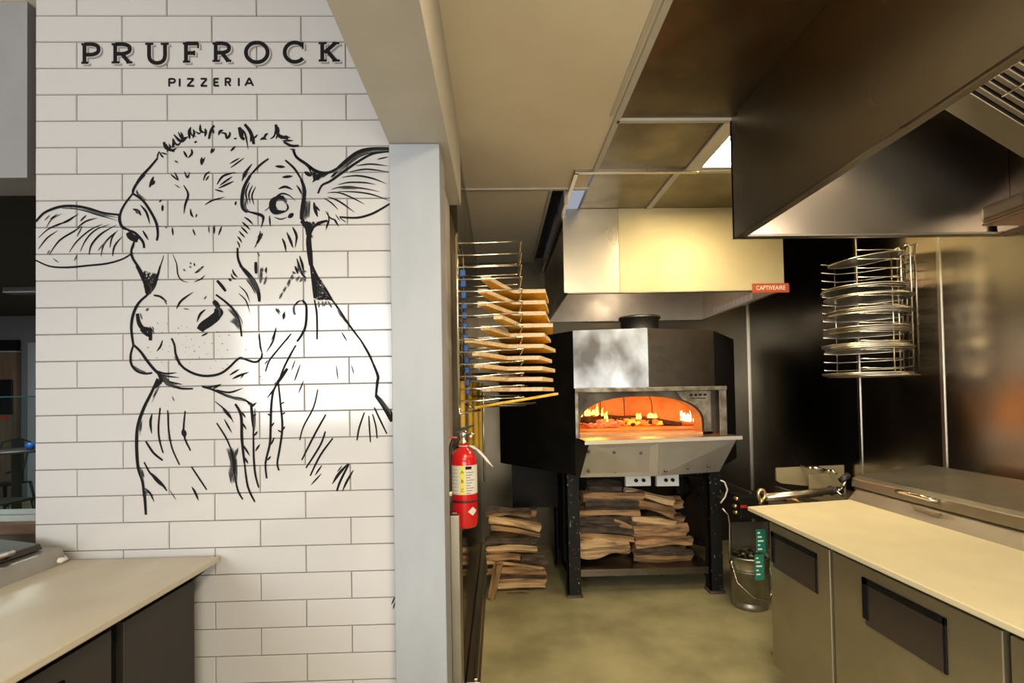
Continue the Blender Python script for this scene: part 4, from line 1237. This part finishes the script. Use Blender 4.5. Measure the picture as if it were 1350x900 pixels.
for i in range(8):
    b = log_mesh(.44, .062, 160+i, sides=5, bend=.006); o = b.build('firewood_log', ['log','bark']); o.location = (.83+.46*(i%2), 4.22, .25+.12*(i//2)); tag(o, ['lowest','second lowest','second highest','highest'][i//2]+' '+['left','right'][i%2]+' firewood log in the rear row on the oven shelf', 'log', 'rear row of firewood on the oven shelf')

# ================================================================== LEFT RACK AND PEELS
rk = thing('wire_rack', (-0.2, 2.7, 1.45), 'chrome wire wall rack with blue clips holding the yellow wooden peels', 'rack')
ya, yb = 2.43, 2.86; xw = -0.193
zlo = U(610, 538, X=xw).z; 
zhi = 2.33
b = MB()
b.tube([(xw,ya,1.50),(xw,ya,zhi-.03),(xw,ya+.03,zhi),(xw,yb-.03,zhi),(xw,yb,zhi-.03),(xw,yb,1.50)], .006, 8)
b.tube([(xw+.0,yb,1.50),(xw+.05,yb-.0,1.46)], .006, 8); b.tube([(xw,ya,1.50),(xw,ya,1.455),(xw+.10,ya+.05,1.47)], .006, 8)
b.build('post', 'chrome', rk)
NL = 14; zl0, dz = 1.515, 0.0585
for k in range(NL):
    z = zl0+k*dz; b = MB(); x1 = .12
    b.tube([(xw,ya,z),(xw,yb,z)], .003, 6)
    for yy_ in (ya, yb):
        b.tube([(xw,yy_,z),(xw+.1,yy_,z),(xw+.18,yy_+.02,z+.008),(x1,yy_+.02,z+.012)], .0035, 6)
    b.tube([(x1,ya+.02,z+.012),(x1,yb+.02,z+.012)], .0035, 6)
    b.build('shelf_wire', 'chrome', rk)
for k, py in enumerate((360,374,389,403,416,430,445,459,475,488,504,516)):
    xx = 610 + k*.65
    p = U(xx, py, Y=2.55+.02*k); b = MB(); b.box((p.x-.013, p.y-.01, p.z-.017), (p.x+.013, p.y+.02, p.z+.017)); b.build('clip', 'blue', rk, bevel=.004)
PG = 'yellow wooden peels in the wire rack'
ords = ['topmost','second from the top','third from the top','fourth from the top, stubby-ended','fifth from the top','sixth from the top','seventh from the top','eighth from the top','ninth from the top','tenth from the top']
peels = [(668,383,719,384.5,725,401,641,368),(668,398,719,399,725,413,637,386),(668,412,719,414,726,427,636,402),(678,428,729,430,730,439,657,417),(665,441,718,442,727,452,640,434),
         (661,455,716,457,733,464.5,618,451),(661,471,712,472,728,479,628,466.5),(662,485.5,715,485.5,732,491.5,630,483),(662,499.5,715,499.5,729,503.5,634,498),(664,513.5,715,512.5,730,514,640,513)]
def peel_prim(c, hd, lab, tilt=None):
    pass
for i, (ax,ay,bx,by,tx,ty,hx,hy) in enumerate(peels):
    z = U(690, (ay+by)/2, Y=2.78).z
    pr = thing('pizza_peel', (0.1, 2.9, z), ords[i]+' yellow wooden peel in the left wire rack', 'peel', PG)
    A = U(ax, ay, Y=2.78); B_ = U(bx, by, Y=2.78)
    yt = 2.78+.36; T = Vector(((tx-658)/667*yt, yt)); t = .021
    # plan polygon of blade
    pts = [(A.x, 2.78), (B_.x, 2.78), (T.x, yt-.02), (T.x-.03, yt), (A.x-.0, yt), (A.x-.03, 2.98)]
    b = MB(); b.prism(pts, z-t/2, z+t/2, 0, 1); bl = b.build('blade', ['peel', 'peeledge'], pr)
    yh = 2.46; H = Vector(((hx-658)/667*yh, yh)); ww = .022
    pts = [(H.x-ww*.8, yh), (H.x+ww*1.1, yh), (A.x+.035, 2.775), (A.x+.10, 2.795), (A.x-.025, 2.92), (A.x-.05, 2.80)]
    b = MB(); b.prism(pts, z-t*.48, z+t*.48, 0, 1); b.build('handle', ['peel', 'peeledge'], pr)
pr = thing('pizza_peel', (0.1, 2.9, 1.46), 'lowest yellow wooden peel tilted up to the right at the bottom of the wire rack', 'peel', PG)
A = U(626, 537, Y=2.62); B_ = U(733, 519, Y=3.0)
for nm, k0_, k1_, w0, w1 in (('handle', 0, .35, .02, .03), ('blade', .33, 1, .07, .12)):
    P0 = A.lerp(B_, k0_); P1 = A.lerp(B_, k1_); t = .007; b = MB()
    b.hexa([(P0.x,P0.y-w0,P0.z-t),(P1.x,P1.y-w1,P1.z-t),(P1.x,P1.y+w1,P1.z-t),(P0.x,P0.y+w0,P0.z-t),(P0.x,P0.y-w0,P0.z+t),(P1.x,P1.y-w1,P1.z+t),(P1.x,P1.y+w1,P1.z+t),(P0.x,P0.y+w0,P0.z+t)]); b.build(nm, 'peel', pr, bevel=.003)
# thin pans in the same rack
for i, (px0, px1, py) in enumerate([(640,690,492.5),(640,697,497),(640,695,509),(628,687,521.5),(640,706,531.5),(625,695,534)]):
    z = U(px1, py, Y=2.95).z; x1 = (px1-658)/667*2.95; r = .15
    b = MB(); b.lathe([(0,0),(r*.9,0),(r,.008),(r+.006,.008),(r+.004,.011),(r-.002,.011),(r*.9,.003),(0,.003)], (x1-r, 2.98, z-.005), 32)
    o = b.build('pizza_pan', 'alu'); tag(o, ['round aluminium pan between the eighth and ninth peels','round aluminium pan just above the ninth peel','round aluminium pan just above the tenth peel','round aluminium pan below the tenth peel','upper round pan beneath the tilted lowest peel','bottom round pan beneath the tilted lowest peel'][i], 'pan', 'aluminium pans in the wire rack')
# long poles on left wall
for i, (px_, wd, Y, m_, z0, lb) in enumerate([(608.5,.018,2.75,'peel',1.28,'wooden pole hanging on the left wall, nearest to the column'),(619,.016,2.95,'peel',1.24,'middle wooden pole hanging below the peel rack'),(626,.018,3.05,'peel',1.22,'wide wooden pole hanging below the peel rack, right of the middle'),(632,.012,3.2,'peel',1.2,'thin dark-edged wooden pole hanging on the left wall farthest right'),(636.5,.007,3.3,'alu',.98,'thin pale metal rod hanging on the left wall behind the extinguisher')]):
    x = (px_-658)/667*Y; b = MB(); b.tube([(x,Y,z0),(x,Y,1.62)], wd, 10); o = b.build('tool_pole', m_)
    tag(o, lb, 'pole')
    b = MB(); b.tube([(x,Y,1.60),(-.205,Y,1.60)], .004, 6); b.build('hook', 'chrome', o)

# ================================================================== FIRE EXTINGUISHER
ey = 2.42; ec = U(612, 640, Y=ey); r = .062
ez0 = U(612, 693, Y=ey).z; ez1 = U(612, 588, Y=ey).z
fe = thing('fire_extinguisher', (ec.x, ey, ez0), 'red fire extinguisher with white and yellow label hanging on the column side', 'fire extinguisher')
H = ez1-ez0
b = MB(); b.lathe([(0,0),(r*.9,0),(r,.012),(r,H*.80),(r*.93,H*.88),(r*.7,H*.95),(r*.36,H*.985),(r*.36,H*1.04),(0,H*1.04)], (ec.x, ey, ez0), 40); b.build('cylinder', 'red', fe)
zl0_, zl1_ = ez0+H*.42, ez0+H*.775
def patch(b, a0_, a1_, za, zb_, rr_, n=14, mi=0):
    vs = []
    for i in range(n+1):
        a = a0_+(a1_-a0_)*i/n; vs += [(ec.x+rr_*math.cos(a), ey+rr_*math.sin(a), za), (ec.x+rr_*math.cos(a), ey+rr_*math.sin(a), zb_)]
    b.add(vs, [(2*i, 2*i+2, 2*i+3, 2*i+1) for i in range(n)], mi, True)
b = MB(); patch(b, R(-150), R(20), zl0_, zl1_, r+.0006, 24); lab = b.build('label', 'label', fe)
b = MB(); patch(b, R(-103), R(-84), zl0_, zl1_, r+.0012, 5); b.build('yellow_band', 'yellow', lab)
b = MB()
patch(b, R(-80), R(-52), zl1_-.018, zl1_-.004, r+.0012, 5, 1)
for k in range(9): patch(b, R(-78), R(-40-(k%3)*9), zl1_-.034-k*.012, zl1_-.030-k*.012, r+.0012, 5)
for k in range(8): patch(b, R(-146), R(-112), zl1_-.02-k*.016, zl1_-.018-k*.016, r+.0012, 5)
b.build('label_print', ['labprint', 'black'], lab)
for k, L_ in enumerate('ABC'):
    a = R(-93.5); text('label_letter', L_, 'black', .022, Vector((ec.x+(r+.0015)*math.cos(a), ey+(r+.0015)*math.sin(a), zl1_-.03-k*.042)), Matrix.Rotation(PI/2, 3, 'X'), lab)
b = MB()
a_, c_ = R(-42), R(-62); zz = ez0+H*.21
P_ = lambda a, z: (ec.x+(r+.001)*math.cos(a), ey+(r+.001)*math.sin(a), z)
for i in range(10):
    a0_, a1_ = R(-72+4.6*i), R(-72+4.6*(i+1)); h0, h1_ = [.020*(1-abs(2*t/10-1)) for t in (i, i+1)]
    b.add([P_(a0_, zz-h0), P_(a1_, zz-h1_), P_(a1_, zz+h1_), P_(a0_, zz+h0)], [(0,1,2,3)])
b.build('diamond_sticker', 'label', fe)
b = MB(); b.tube([(ec.x+(r+.003)*math.cos(t*PI/12), ey+(r+.003)*math.sin(t*PI/12), ez0+H*.335) for t in range(24)], .0045, 6, closed=True); b.box((-.247, ey-.015, ez0+H*.2),(-.228,ey+.015,ez0+H*.9)); b.build('bracket_strap', 'rubber', fe)
zt_ = ez1+.012
b = MB(); b.lathe([(.020,0),(.020,.02),(.014,.028),(.014,.05),(.018,.055),(.018,.07),(0,.07)], (ec.x, ey, zt_-.008), 16); b.lathe([(0,-.03),(.013,-.03),(.016,-.02),(.016,.02),(0,.02)], (ec.x, ey-.01, zt_+.045), 16, axis='y'); b.build('valve', 'chrome', fe)
b = MB(); b.hexa([(ec.x-.012,ey-.012,zt_+.06),(ec.x+.055,ey-.06,zt_+.085),(ec.x+.055,ey-.04,zt_+.085),(ec.x-.012,ey+.012,zt_+.06),(ec.x-.012,ey-.012,zt_+.075),(ec.x+.055,ey-.06,zt_+.093),(ec.x+.055,ey-.04,zt_+.093),(ec.x-.012,ey+.012,zt_+.075)]); b.hexa([(ec.x-.03,ey-.014,zt_+.05),(ec.x+.03,ey-.03,zt_+.045),(ec.x+.03,ey-.008,zt_+.045),(ec.x-.03,ey+.014,zt_+.05),(ec.x-.03,ey-.014,zt_+.062),(ec.x+.03,ey-.03,zt_+.055),(ec.x+.03,ey-.008,zt_+.055),(ec.x-.03,ey+.014,zt_+.062)]); b.build('squeeze_lever', 'bluegrey', fe, bevel=.002)
b = MB(); b.lathe([(0,-.006),(.016,-.006),(.016,.006),(0,.006)], (ec.x+.034, ey-.01, zt_+.035), 16, axis='y'); b.build('gauge', 'copper', fe)
hp = [U(q[0], q[1], Y=ey-.10) for q in ((599,577),(595,586),(592.5,605),(591.5,630),(592,648))]
b = MB(); b.tube(hp, .0095, 10); b.build('hose', 'rubber', fe)
b = MB(); b.tube([hp[-1], hp[-1]-Vector((0,0,.018))], .014, 12); hn = b.build('hose_collar', 'label', fe)
b = MB(); q = hp[-1]-Vector((0,0,.018)); b.tube([q, q-Vector((0,0,.03)), q-Vector((0,0,.07))], [.012, .018, .013], 12); b.build('nozzle', 'rubber', fe)
tg = [U(q[0], q[1], Y=ey-.055) for q in ((619,587.5),(626,590),(634,597),(641,605),(650,615.5))]
b = MB()
for i in range(4):
    p, q = tg[i], tg[i+1]; w0 = (.003,.004,.008,.009,.0015)[i]; w1 = (.004,.008,.009,.009,.0015)[i+1]
    b.hexa([p+Vector((0,0,-w0)), q+Vector((0,0,-w1)), q+Vector((0,.004,-w1)), p+Vector((0,.004,-w0)), p+Vector((0,0,w0)), q+Vector((0,0,w1)), q+Vector((0,.004,w1)), p+Vector((0,.004,w0))])
b.tube([(ec.x+.024*math.cos(t*PI/8), ey+.024*math.sin(t*PI/8), ez1+.002) for t in range(16)], .0025, 5, closed=True)
b.build('seal_tag', 'plasticstrap', fe)
b = MB(); tg2 = [U(q[0], q[1], Y=ey-.03) for q in ((616,570),(622,570.5),(627,574))]; b.tube(tg2, .0025, 6); b.build('pull_pin', 'chrome', fe)
b = MB(); p = U(588, 567, X=-.243); b.box((-.246, p.y-.006, p.z-.035), (-.241, p.y+.006, p.z+.03)); b.box((-.245, p.y-.004, p.z-.035), (ec.x-.02, p.y+.004, p.z-.030)); b.build('wall_bracket', 'red', fe)

# ================================================================== RIGHT RACK AND SCREENS
r2 = thing('wire_rack', (2.59, 3.15, 1.6), 'chrome wire wall rack full of round pizza screens on the right steel wall', 'rack')
xw = 2.585; ya, yb = 3.085, 3.16; zt2, zb2_ = 2.44, 1.615
b = MB()
for yy_ in (ya, yb):
    b.tube([(xw,yy_,zb2_),(xw,yy_,zt2-.02),(xw-.012,yy_,zt2),(xw-.03,yy_+.01,zt2-.01)], .006, 8)
for k in range(15): z = zb2_+.06+k*.0545; b.tube([(xw,ya,z),(xw,yb,z)], .0035, 6)
b.build('post', 'chrome', r2)
X1 = 2.17
for k in range(14):
    z = zb2_+.05+k*.0545+.0; b = MB()
    b.tube([(xw,ya,z),(2.45,2.99,z),(2.30,2.95,z-.004),(X1,2.98,z)], .0035, 6)
    b.tube([(xw,yb,z),(2.45,3.31,z),(2.30,3.35,z-.004),(X1,3.32,z)], .0035, 6)
    b.build('shelf_wire', 'chrome', r2)
b = MB()
for (x, y) in ((2.36,2.955),(2.42,2.985),(2.28,3.35)): b.tube([(x,y,zb2_+.03),(x,y,zt2-.10)], .004, 6)
b.build('rod', 'chrome', r2)
SG = 'round pizza screens in the right wall rack'
rs = random.Random(9)
levels = [(347,1,.20,'tilted pizza screen resting on an upper shelf of the right wall rack'),(378,2,.225,'pizza screen of the upper pair in the right wall rack'),(394,2,.225,'pizza screen of the second pair in the right wall rack'),(420,4,.22,'pizza screen in the middle-shelf pile of the right wall rack'),(440,4,.225,'pizza screen in the pile just below the middle of the right rack'),(463,5,.23,'pizza screen in the thickest, lower pile of the right wall rack'),(492,3,.235,'pizza screen of the lowest pile in the right wall rack')]
for li, (py, n_, rad, lb) in enumerate(levels):
    zc = U(1155, py, X=2.35).z
    kz = round((zc-(zb2_+.05))/.0545); zc = zb2_+.05+kz*.0545+.004
    for j in range(n_):
        order = {1: [''], 2: ['lower ', 'upper '], 3: ['bottom ', 'middle ', 'top '], 4: ['bottom ', 'second lowest ', 'second highest ', 'top '], 5: ['bottom ', 'second lowest ', 'central ', 'second highest ', 'top ']}[n_][j]
        cx2, cy2 = 2.345+rs.uniform(-.02,.012), 3.15+rs.uniform(-.02,.02)
        o = thing('pizza_screen', (cx2, cy2, zc+j*.009), order+lb, 'pizza screen', SG)
        if li == 0: o.rotation_euler = (0, R(-6), 0); o.location.z += .03
        b = MB(); b.lathe([(0,0),(rad-.008,0),(rad-.008,.0015),(0,.0015)], (0,0,.002), 40, sm=False); q = b.build('mesh', 'alu'); q.parent = o
        b = MB(); b.tube([(rad*math.cos(t*PI/20), rad*math.sin(t*PI/20), .003) for t in range(40)], .0042, 6, closed=True)
        q = b.build('rim', 'alu'); q.parent = o

# ================================================================== SINK, MACHINE, ROD, BUCKET
sk = thing('hand_sink', (2.2, 3.5, 0), 'small stainless sink with backsplash behind the right-hand prep table', 'sink')
A = U(1024, 637, Y=3.72); B_ = U(1113, 613, Y=3.72)
b = MB(); b.prismy([(A.x, A.z+.02), (A.x+.03, A.z-.0), (B_.x, A.z-.06), (B_.x, B_.z), (A.x, B_.z-.01)], 3.72, 3.74); b.build('backsplash', 'sslit', sk, bevel=.002)
b = MB(); b.box((A.x-.02, 3.2, .76), (2.58, 3.72, .79)); b.box((A.x-.02,3.2,.79),(A.x-.0,3.72,.83)); b.box((A.x-.02,3.2,.79),(2.58,3.22,.83)); b.build('basin', 'ssmatte', sk, bevel=.003)
C_ = U(1067, 625, Y=3.62)
b = MB(); b.box((C_.x, 3.62, .79), (2.5, 3.635, C_.z)); b.build('splash_guard', 'sslit', sk, bevel=.002)
for p0, p1 in (((1069,617),(1087,621)),((1094,621),(1103,625))):
    a, c = U(*p0, Y=3.60), U(*p1, Y=3.57); b = MB(); b.tube([a, a.lerp(c,.5)+Vector((0,0,.012)), c], [.013,.015,.009], 8); b.tube([a, (a.x, 3.72, a.z)], .010, 8); b.build('tap_handle', 'chrome', sk)
for x in (A.x+.02, 2.5):
    for y in (3.25, 3.68):
        b = MB(); b.box((x-.015,y-.015,0),(x+.015,y+.015,.76)); b.build('leg', 'ssmatte', sk)
gb = thing('gas_burner_unit', (1.75, 3.6, .8), 'black gas control unit with brass fittings and pale hose beside the oven leg', 'gas unit')
A = U(966, 682, Y=3.5); B_ = U(1010, 652, Y=3.5)
b = MB(); b.box((A.x+.03, 3.45, A.z), (B_.x-.01, 3.7, B_.z)); b.build('box', 'black', gb, bevel=.006)
A = U(963, 664, Y=3.6); B_ = U(1035, 645, Y=3.6); b = MB(); b.box((A.x, 3.55, A.z+.0), (B_.x, 3.95, A.z+.012)); b.box((A.x+.12,3.55,A.z+.012),(A.x+.13,3.95,B_.z)); b.build('tray', 'ssmatte', gb, bevel=.002)
q = [U(a, c, Y=3.58) for a, c in ((950,633),(955,635),(959,645),(956,655),(950,663))]; b = MB(); b.tube(q, .006, 8); b.build('hose', 'plasticstrap', gb)
q = [U(a, c, Y=3.55) for a, c in ((952,670),(960,678),(962,690),(962,712),(962,735))]; b = MB(); b.tube(q, .006, 8); b.build('pipe', 'galv', gb)
b = MB(); p = U(979, 667, Y=3.44); b.box((p.x-.012, 3.438, p.z-.012), (p.x+.03, 3.45, p.z+.005)); b.build('switch', 'ledred', gb)
b = MB()
for a, c in ((969,667),(970,675),(971,657)): p = U(a, c, Y=3.46); b.lathe([(0,-.02),(.012,-.02),(.014,.02),(0,.02)], (p.x, 3.46, p.z), 10, axis='y')
b.build('fitting', 'copper', gb)
A = U(963, 690, Y=3.75); b = MB(); b.box((A.x+.02, 3.78, 0.35), (A.x+.3, 3.79, A.z)); b.build('side_panel', 'ssmatte', gb)
rod = thing('steel_rod', (1.6, 2.85, .95), 'shiny steel tube with black end grip lying across behind the cream cutting board', 'rod')
A = U(1010, 655.5, Y=2.87); B_ = U(1096, 646.5, Y=2.93); C_ = U(1109, 646, Y=2.94)
b = MB(); b.tube([A, B_], .021, 16); b.build('tube', 'alu', rod)
b = MB(); b.tube([B_, C_], .021, 16); b.tube([B_+(B_-A)*-.01, B_+(B_-A)*.01], .029, 16); b.build('grip', 'rubber', rod)
b = MB(); P0 = U(1004, 652, Y=2.87); b.tube([P0+Vector((.02*math.cos(t*PI/8), 0, .028*math.sin(t*PI/8))) for t in range(16)], .010, 8, closed=True); b.tube([P0+Vector((-.0,0,-.025)), P0+Vector((-.005,0,-.055))], [.016,.012], 10); b.build('coupling', 'copper', rod)
b = MB(); P1 = U(1085, 652, Y=2.95); b.tube([U(1036,657.5,Y=2.95), P1], .008, 8); b.box((1.70,2.80,.80),(1.73,2.98,.90)); b.build('lower_bar', 'copper', rod)
kn = thing('black_tap_knob', (2.0, 2.9, 1.0), 'small black knob on chrome stem at the far corner of the prep table lid', 'knob')
p = U(1108, 634, Y=2.86); b = MB(); b.tube([p, p+Vector((.05,0,.035))], .018, 12); b.build('knob', 'rubber', kn)
b = MB(); b.tube([p+Vector((.01,0,-.04)), p+Vector((.03,0,.02))], .012, 10); b.tube([p+Vector((.01,0,-.04)), p+Vector((-.02,0,-.06)), (p.x+.0, 2.84, .93)], .008, 10); b.build('stem', 'chrome', kn)

bc = U(982, 760, Y=3.1); by0 = U(984, 803, Z=0.0); by_ = 3.62
bx_ = (985-658)/667*by_; br = .135
bz1 = U(982, 730, Y=by_).z
bk = thing('metal_bucket', (bx_, by_, 0), 'galvanised metal bucket with wire handle on the floor between oven and prep table', 'bucket')
b = MB(); b.lathe([(0,.01),(br*.88,.0),(br*.9,.02),(br*.9,.03),(br*.885,.035),(br*.94,bz1*.7),(br*.955,bz1*.72),(br*.945,bz1*.74),(br,bz1-.01),(br+.008,bz1-.01),(br+.008,bz1),(br-.006,bz1),(br*.93,.05),(0,.04)], (bx_, by_, 0), 40); b.build('pail', 'galv', bk)
q = [(bx_-br-.006, by_-.02, bz1-.05), (bx_-br+.0, by_-.10, bz1*.55), (bx_-.05, by_-br-.02, bz1*.32), (bx_+.06, by_-br-.02, bz1*.26), (bx_+br*.9, by_-.09, bz1*.45),(bx_+br+.006, by_-.0, bz1-.05)]
qq = []
for i in range(len(q)-1):
    for t in (0,.33,.66): qq.append(Vector(q[i]).lerp(Vector(q[i+1]), t))
qq.append(Vector(q[-1])); b = MB(); b.tube(qq, .004, 8); b.build('handle', 'chrome', bk)
b = MB(); p = Vector((bx_-br-.002, by_-.02, bz1-.05)); b.tube([p-Vector((.01,0,0)), p+Vector((.01,0,0))], .016, 10); b.build('lug', 'chrome', bk)
b = MB(); rq = random.Random(4)
for k in range(46):
    a, d = rq.uniform(0, 2*PI), rq.uniform(0, br*.9); x, y = bx_+d*math.cos(a), by_+d*math.sin(a); rr_ = rq.uniform(.008, .02)
    b.lathe([(0,-rr_),(rr_,0),(0,rr_*.8)], (x, y, bz1+.0+rq.uniform(-.01,.03)), 6, rq.randrange(2), sm=False)
b.lathe([(0,-.03),(br*.92,-.03),(br*.92,-.02),(0,.0)], (bx_, by_, bz1), 24, 0)
o = b.build('bucket_scraps', ['ssdark', 'galv']); tag(o, 'glinting heap of foil and ash filling the metal bucket', 'scraps', kind='stuff')
# ================================================================== DINING ROOM GLIMPSE
p0 = U(0, 448, Y=8.5); p1 = U(22, 463, Y=8.5); zz = U(10, 464, Y=8.5).z
dr = thing('door_panel', (p0.x, 8.5, 0), 'brown wooden door with a rounded black window at the far end of the dining room', 'door')
b = MB(); b.box((p0.x-.6, 8.5, 0), (p1.x, 8.56, zz)); b.build('leaf', 'oak', dr)
b = MB(); b.box((p0.x-.6, 8.49, zz), (p1.x, 8.58, zz+.02)); b.build('head_trim', 'paintwall', dr)
b = MB(); b.box((p0.x-.6, 8.5, zz+.02), (p1.x, 8.56, p0.z)); b.build('transom', 'black', dr)
A = U(17, 500, Y=8.49); B_ = U(17, 546, Y=8.49); b = MB(); b.box((p0.x-.5, 8.47, B_.z), (A.x, 8.5, A.z)); b.build('window', 'black', dr, bevel=.05, seg=5)
A = U(10, 550, Y=8.49); b = MB(); b.box((p0.x-.4, 8.48, A.z-.02), (A.x, 8.5, A.z+.012)); b.build('sticker', 'ledred', dr)
A = U(8, 386, Y=6.5); B_ = U(43, 386, Y=6.5)
b = MB(); b.box((A.x, 6.45, 2.93), (B_.x+.3, 6.6, 3.0)); o = b.build('ceiling_fixture', 'dwall', bevel=.005); tag(o, 'thin grey strip fixture on the dark dining room ceiling', 'ceiling fixture')
ty = 6.6
A = U(22, 592, Y=ty); tz = U(20, 592, Y=ty).z
tb = thing('dining_table', (A.x, ty, 0), 'dark round table in the dining room seen left of the tiled wall', 'table')
b = MB(); b.lathe([(0,0),(.40,0),(.42,.01),(.42,.03),(0,.035)], (A.x-.05, ty, tz-.035), 36); b.build('tabletop', 'tabletop', tb)
b = MB(); b.lathe([(.05,.03),(.05,tz-.04),(.10,tz-.035)], (A.x, ty, 0), 16); b.build('pedestal', 'iron', tb)
b = MB(); b.lathe([(.28,0),(.28,.015),(.06,.05)], (A.x, ty, 0), 24); b.build('base', 'iron', tb)
cy2 = 7.25; A2 = U(20, 590, Y=cy2)
ch = thing('metal_chair', (A2.x, cy2, 0), 'dark metal chair with curved back behind the round dining table', 'chair')
w_ = .21; zt3 = U(20, 578, Y=cy2).z
b = MB(); b.tube([(A2.x-w_,cy2-.35,.62),(A2.x-w_,cy2-.1,.66),(A2.x-w_+.02,cy2+.02,zt3-.05),(A2.x,cy2+.06,zt3),(A2.x+w_-.02,cy2+.02,zt3-.05),(A2.x+w_,cy2-.1,.66),(A2.x+w_,cy2-.35,.62)], .013, 8); b.build('back_frame', 'iron', ch)
b = MB(); b.box((A2.x-.08, cy2+.03, .45), (A2.x+.08, cy2+.045, zt3-.01)); b.build('back_splat', 'iron', ch)
b = MB(); b.box((A2.x-.19, cy2-.34, .44), (A2.x+.19, cy2+.04, .46)); b.build('seat', 'iron', ch, bevel=.008)
for dx in (-1, 1):
    for dy in (-.33, .04): b = MB(); b.tube([(A2.x+dx*.17, cy2+dy, .45), (A2.x+dx*.22, cy2+dy+(-.04 if dy < 0 else .06), 0)], [.018,.012], 8); b.build('leg', 'iron', ch)
cy3 = 5.8; A3 = U(8, 640, Y=cy3)
c3 = thing('metal_stool', (A3.x, cy3, 0), 'low dark metal stool in front of the round dining table', 'stool')
b = MB(); b.box((A3.x-.18, cy3-.18, .44), (A3.x+.17, cy3+.18, .47)); b.build('seat', 'iron', c3, bevel=.01)
for dx in (-1, 1):
    for dy in (-1, 1): b = MB(); b.tube([(A3.x+dx*.15, cy3+dy*.15, .45), (A3.x+dx*.20, cy3+dy*.20, 0)], [.018,.012], 8); b.build('leg', 'iron', c3)
A4 = U(39.5, 589, Y=ty-.1); b = MB(); b.lathe([(0,0),(.03,0),(.045,.03),(.045,.06),(.03,.085),(0,.09)], (A4.x, ty-.1, tz), 16); o = b.build('blue_tumbler', 'blue'); tag(o, 'small blue glass tumbler at the right edge of the dark round table', 'tumbler')
# half wall with wooden ledge and glass guard
zlg = U(20, 679, Y=2.35).z
b = MB(); b.box((-7, 2.25, 0), (-1.895, 2.45, zlg-.06)); S('wall_half', b, 'ssdark')
lg = MB(); lg.box((-3.6, 2.22, zlg-.06), (-1.90, 2.50, zlg)); o = lg.build('wooden_ledge', 'ledge', bevel=.01); tag(o, 'brown wooden ledge on the half wall left of the tiled wall', 'ledge')
zg = U(20, 522, Y=2.36).z
gl = thing('glass_guard', (-2.4, 2.36, zlg), 'clear glass guard with green edge standing on the brown wooden ledge', 'glass guard')
b = MB(); b.box((-3.5, 2.355, zlg+.001), (-1.90, 2.363, zg-.006)); b.build('pane', 'glass', gl)
b = MB(); b.box((-3.5, 2.353, zg-.006), (-1.90, 2.365, zg)); M['gedge'] = mat('dark green glass edge', (0.01, 0.05, 0.04, 1), .2); b.build('glass_edge', 'gedge', gl)
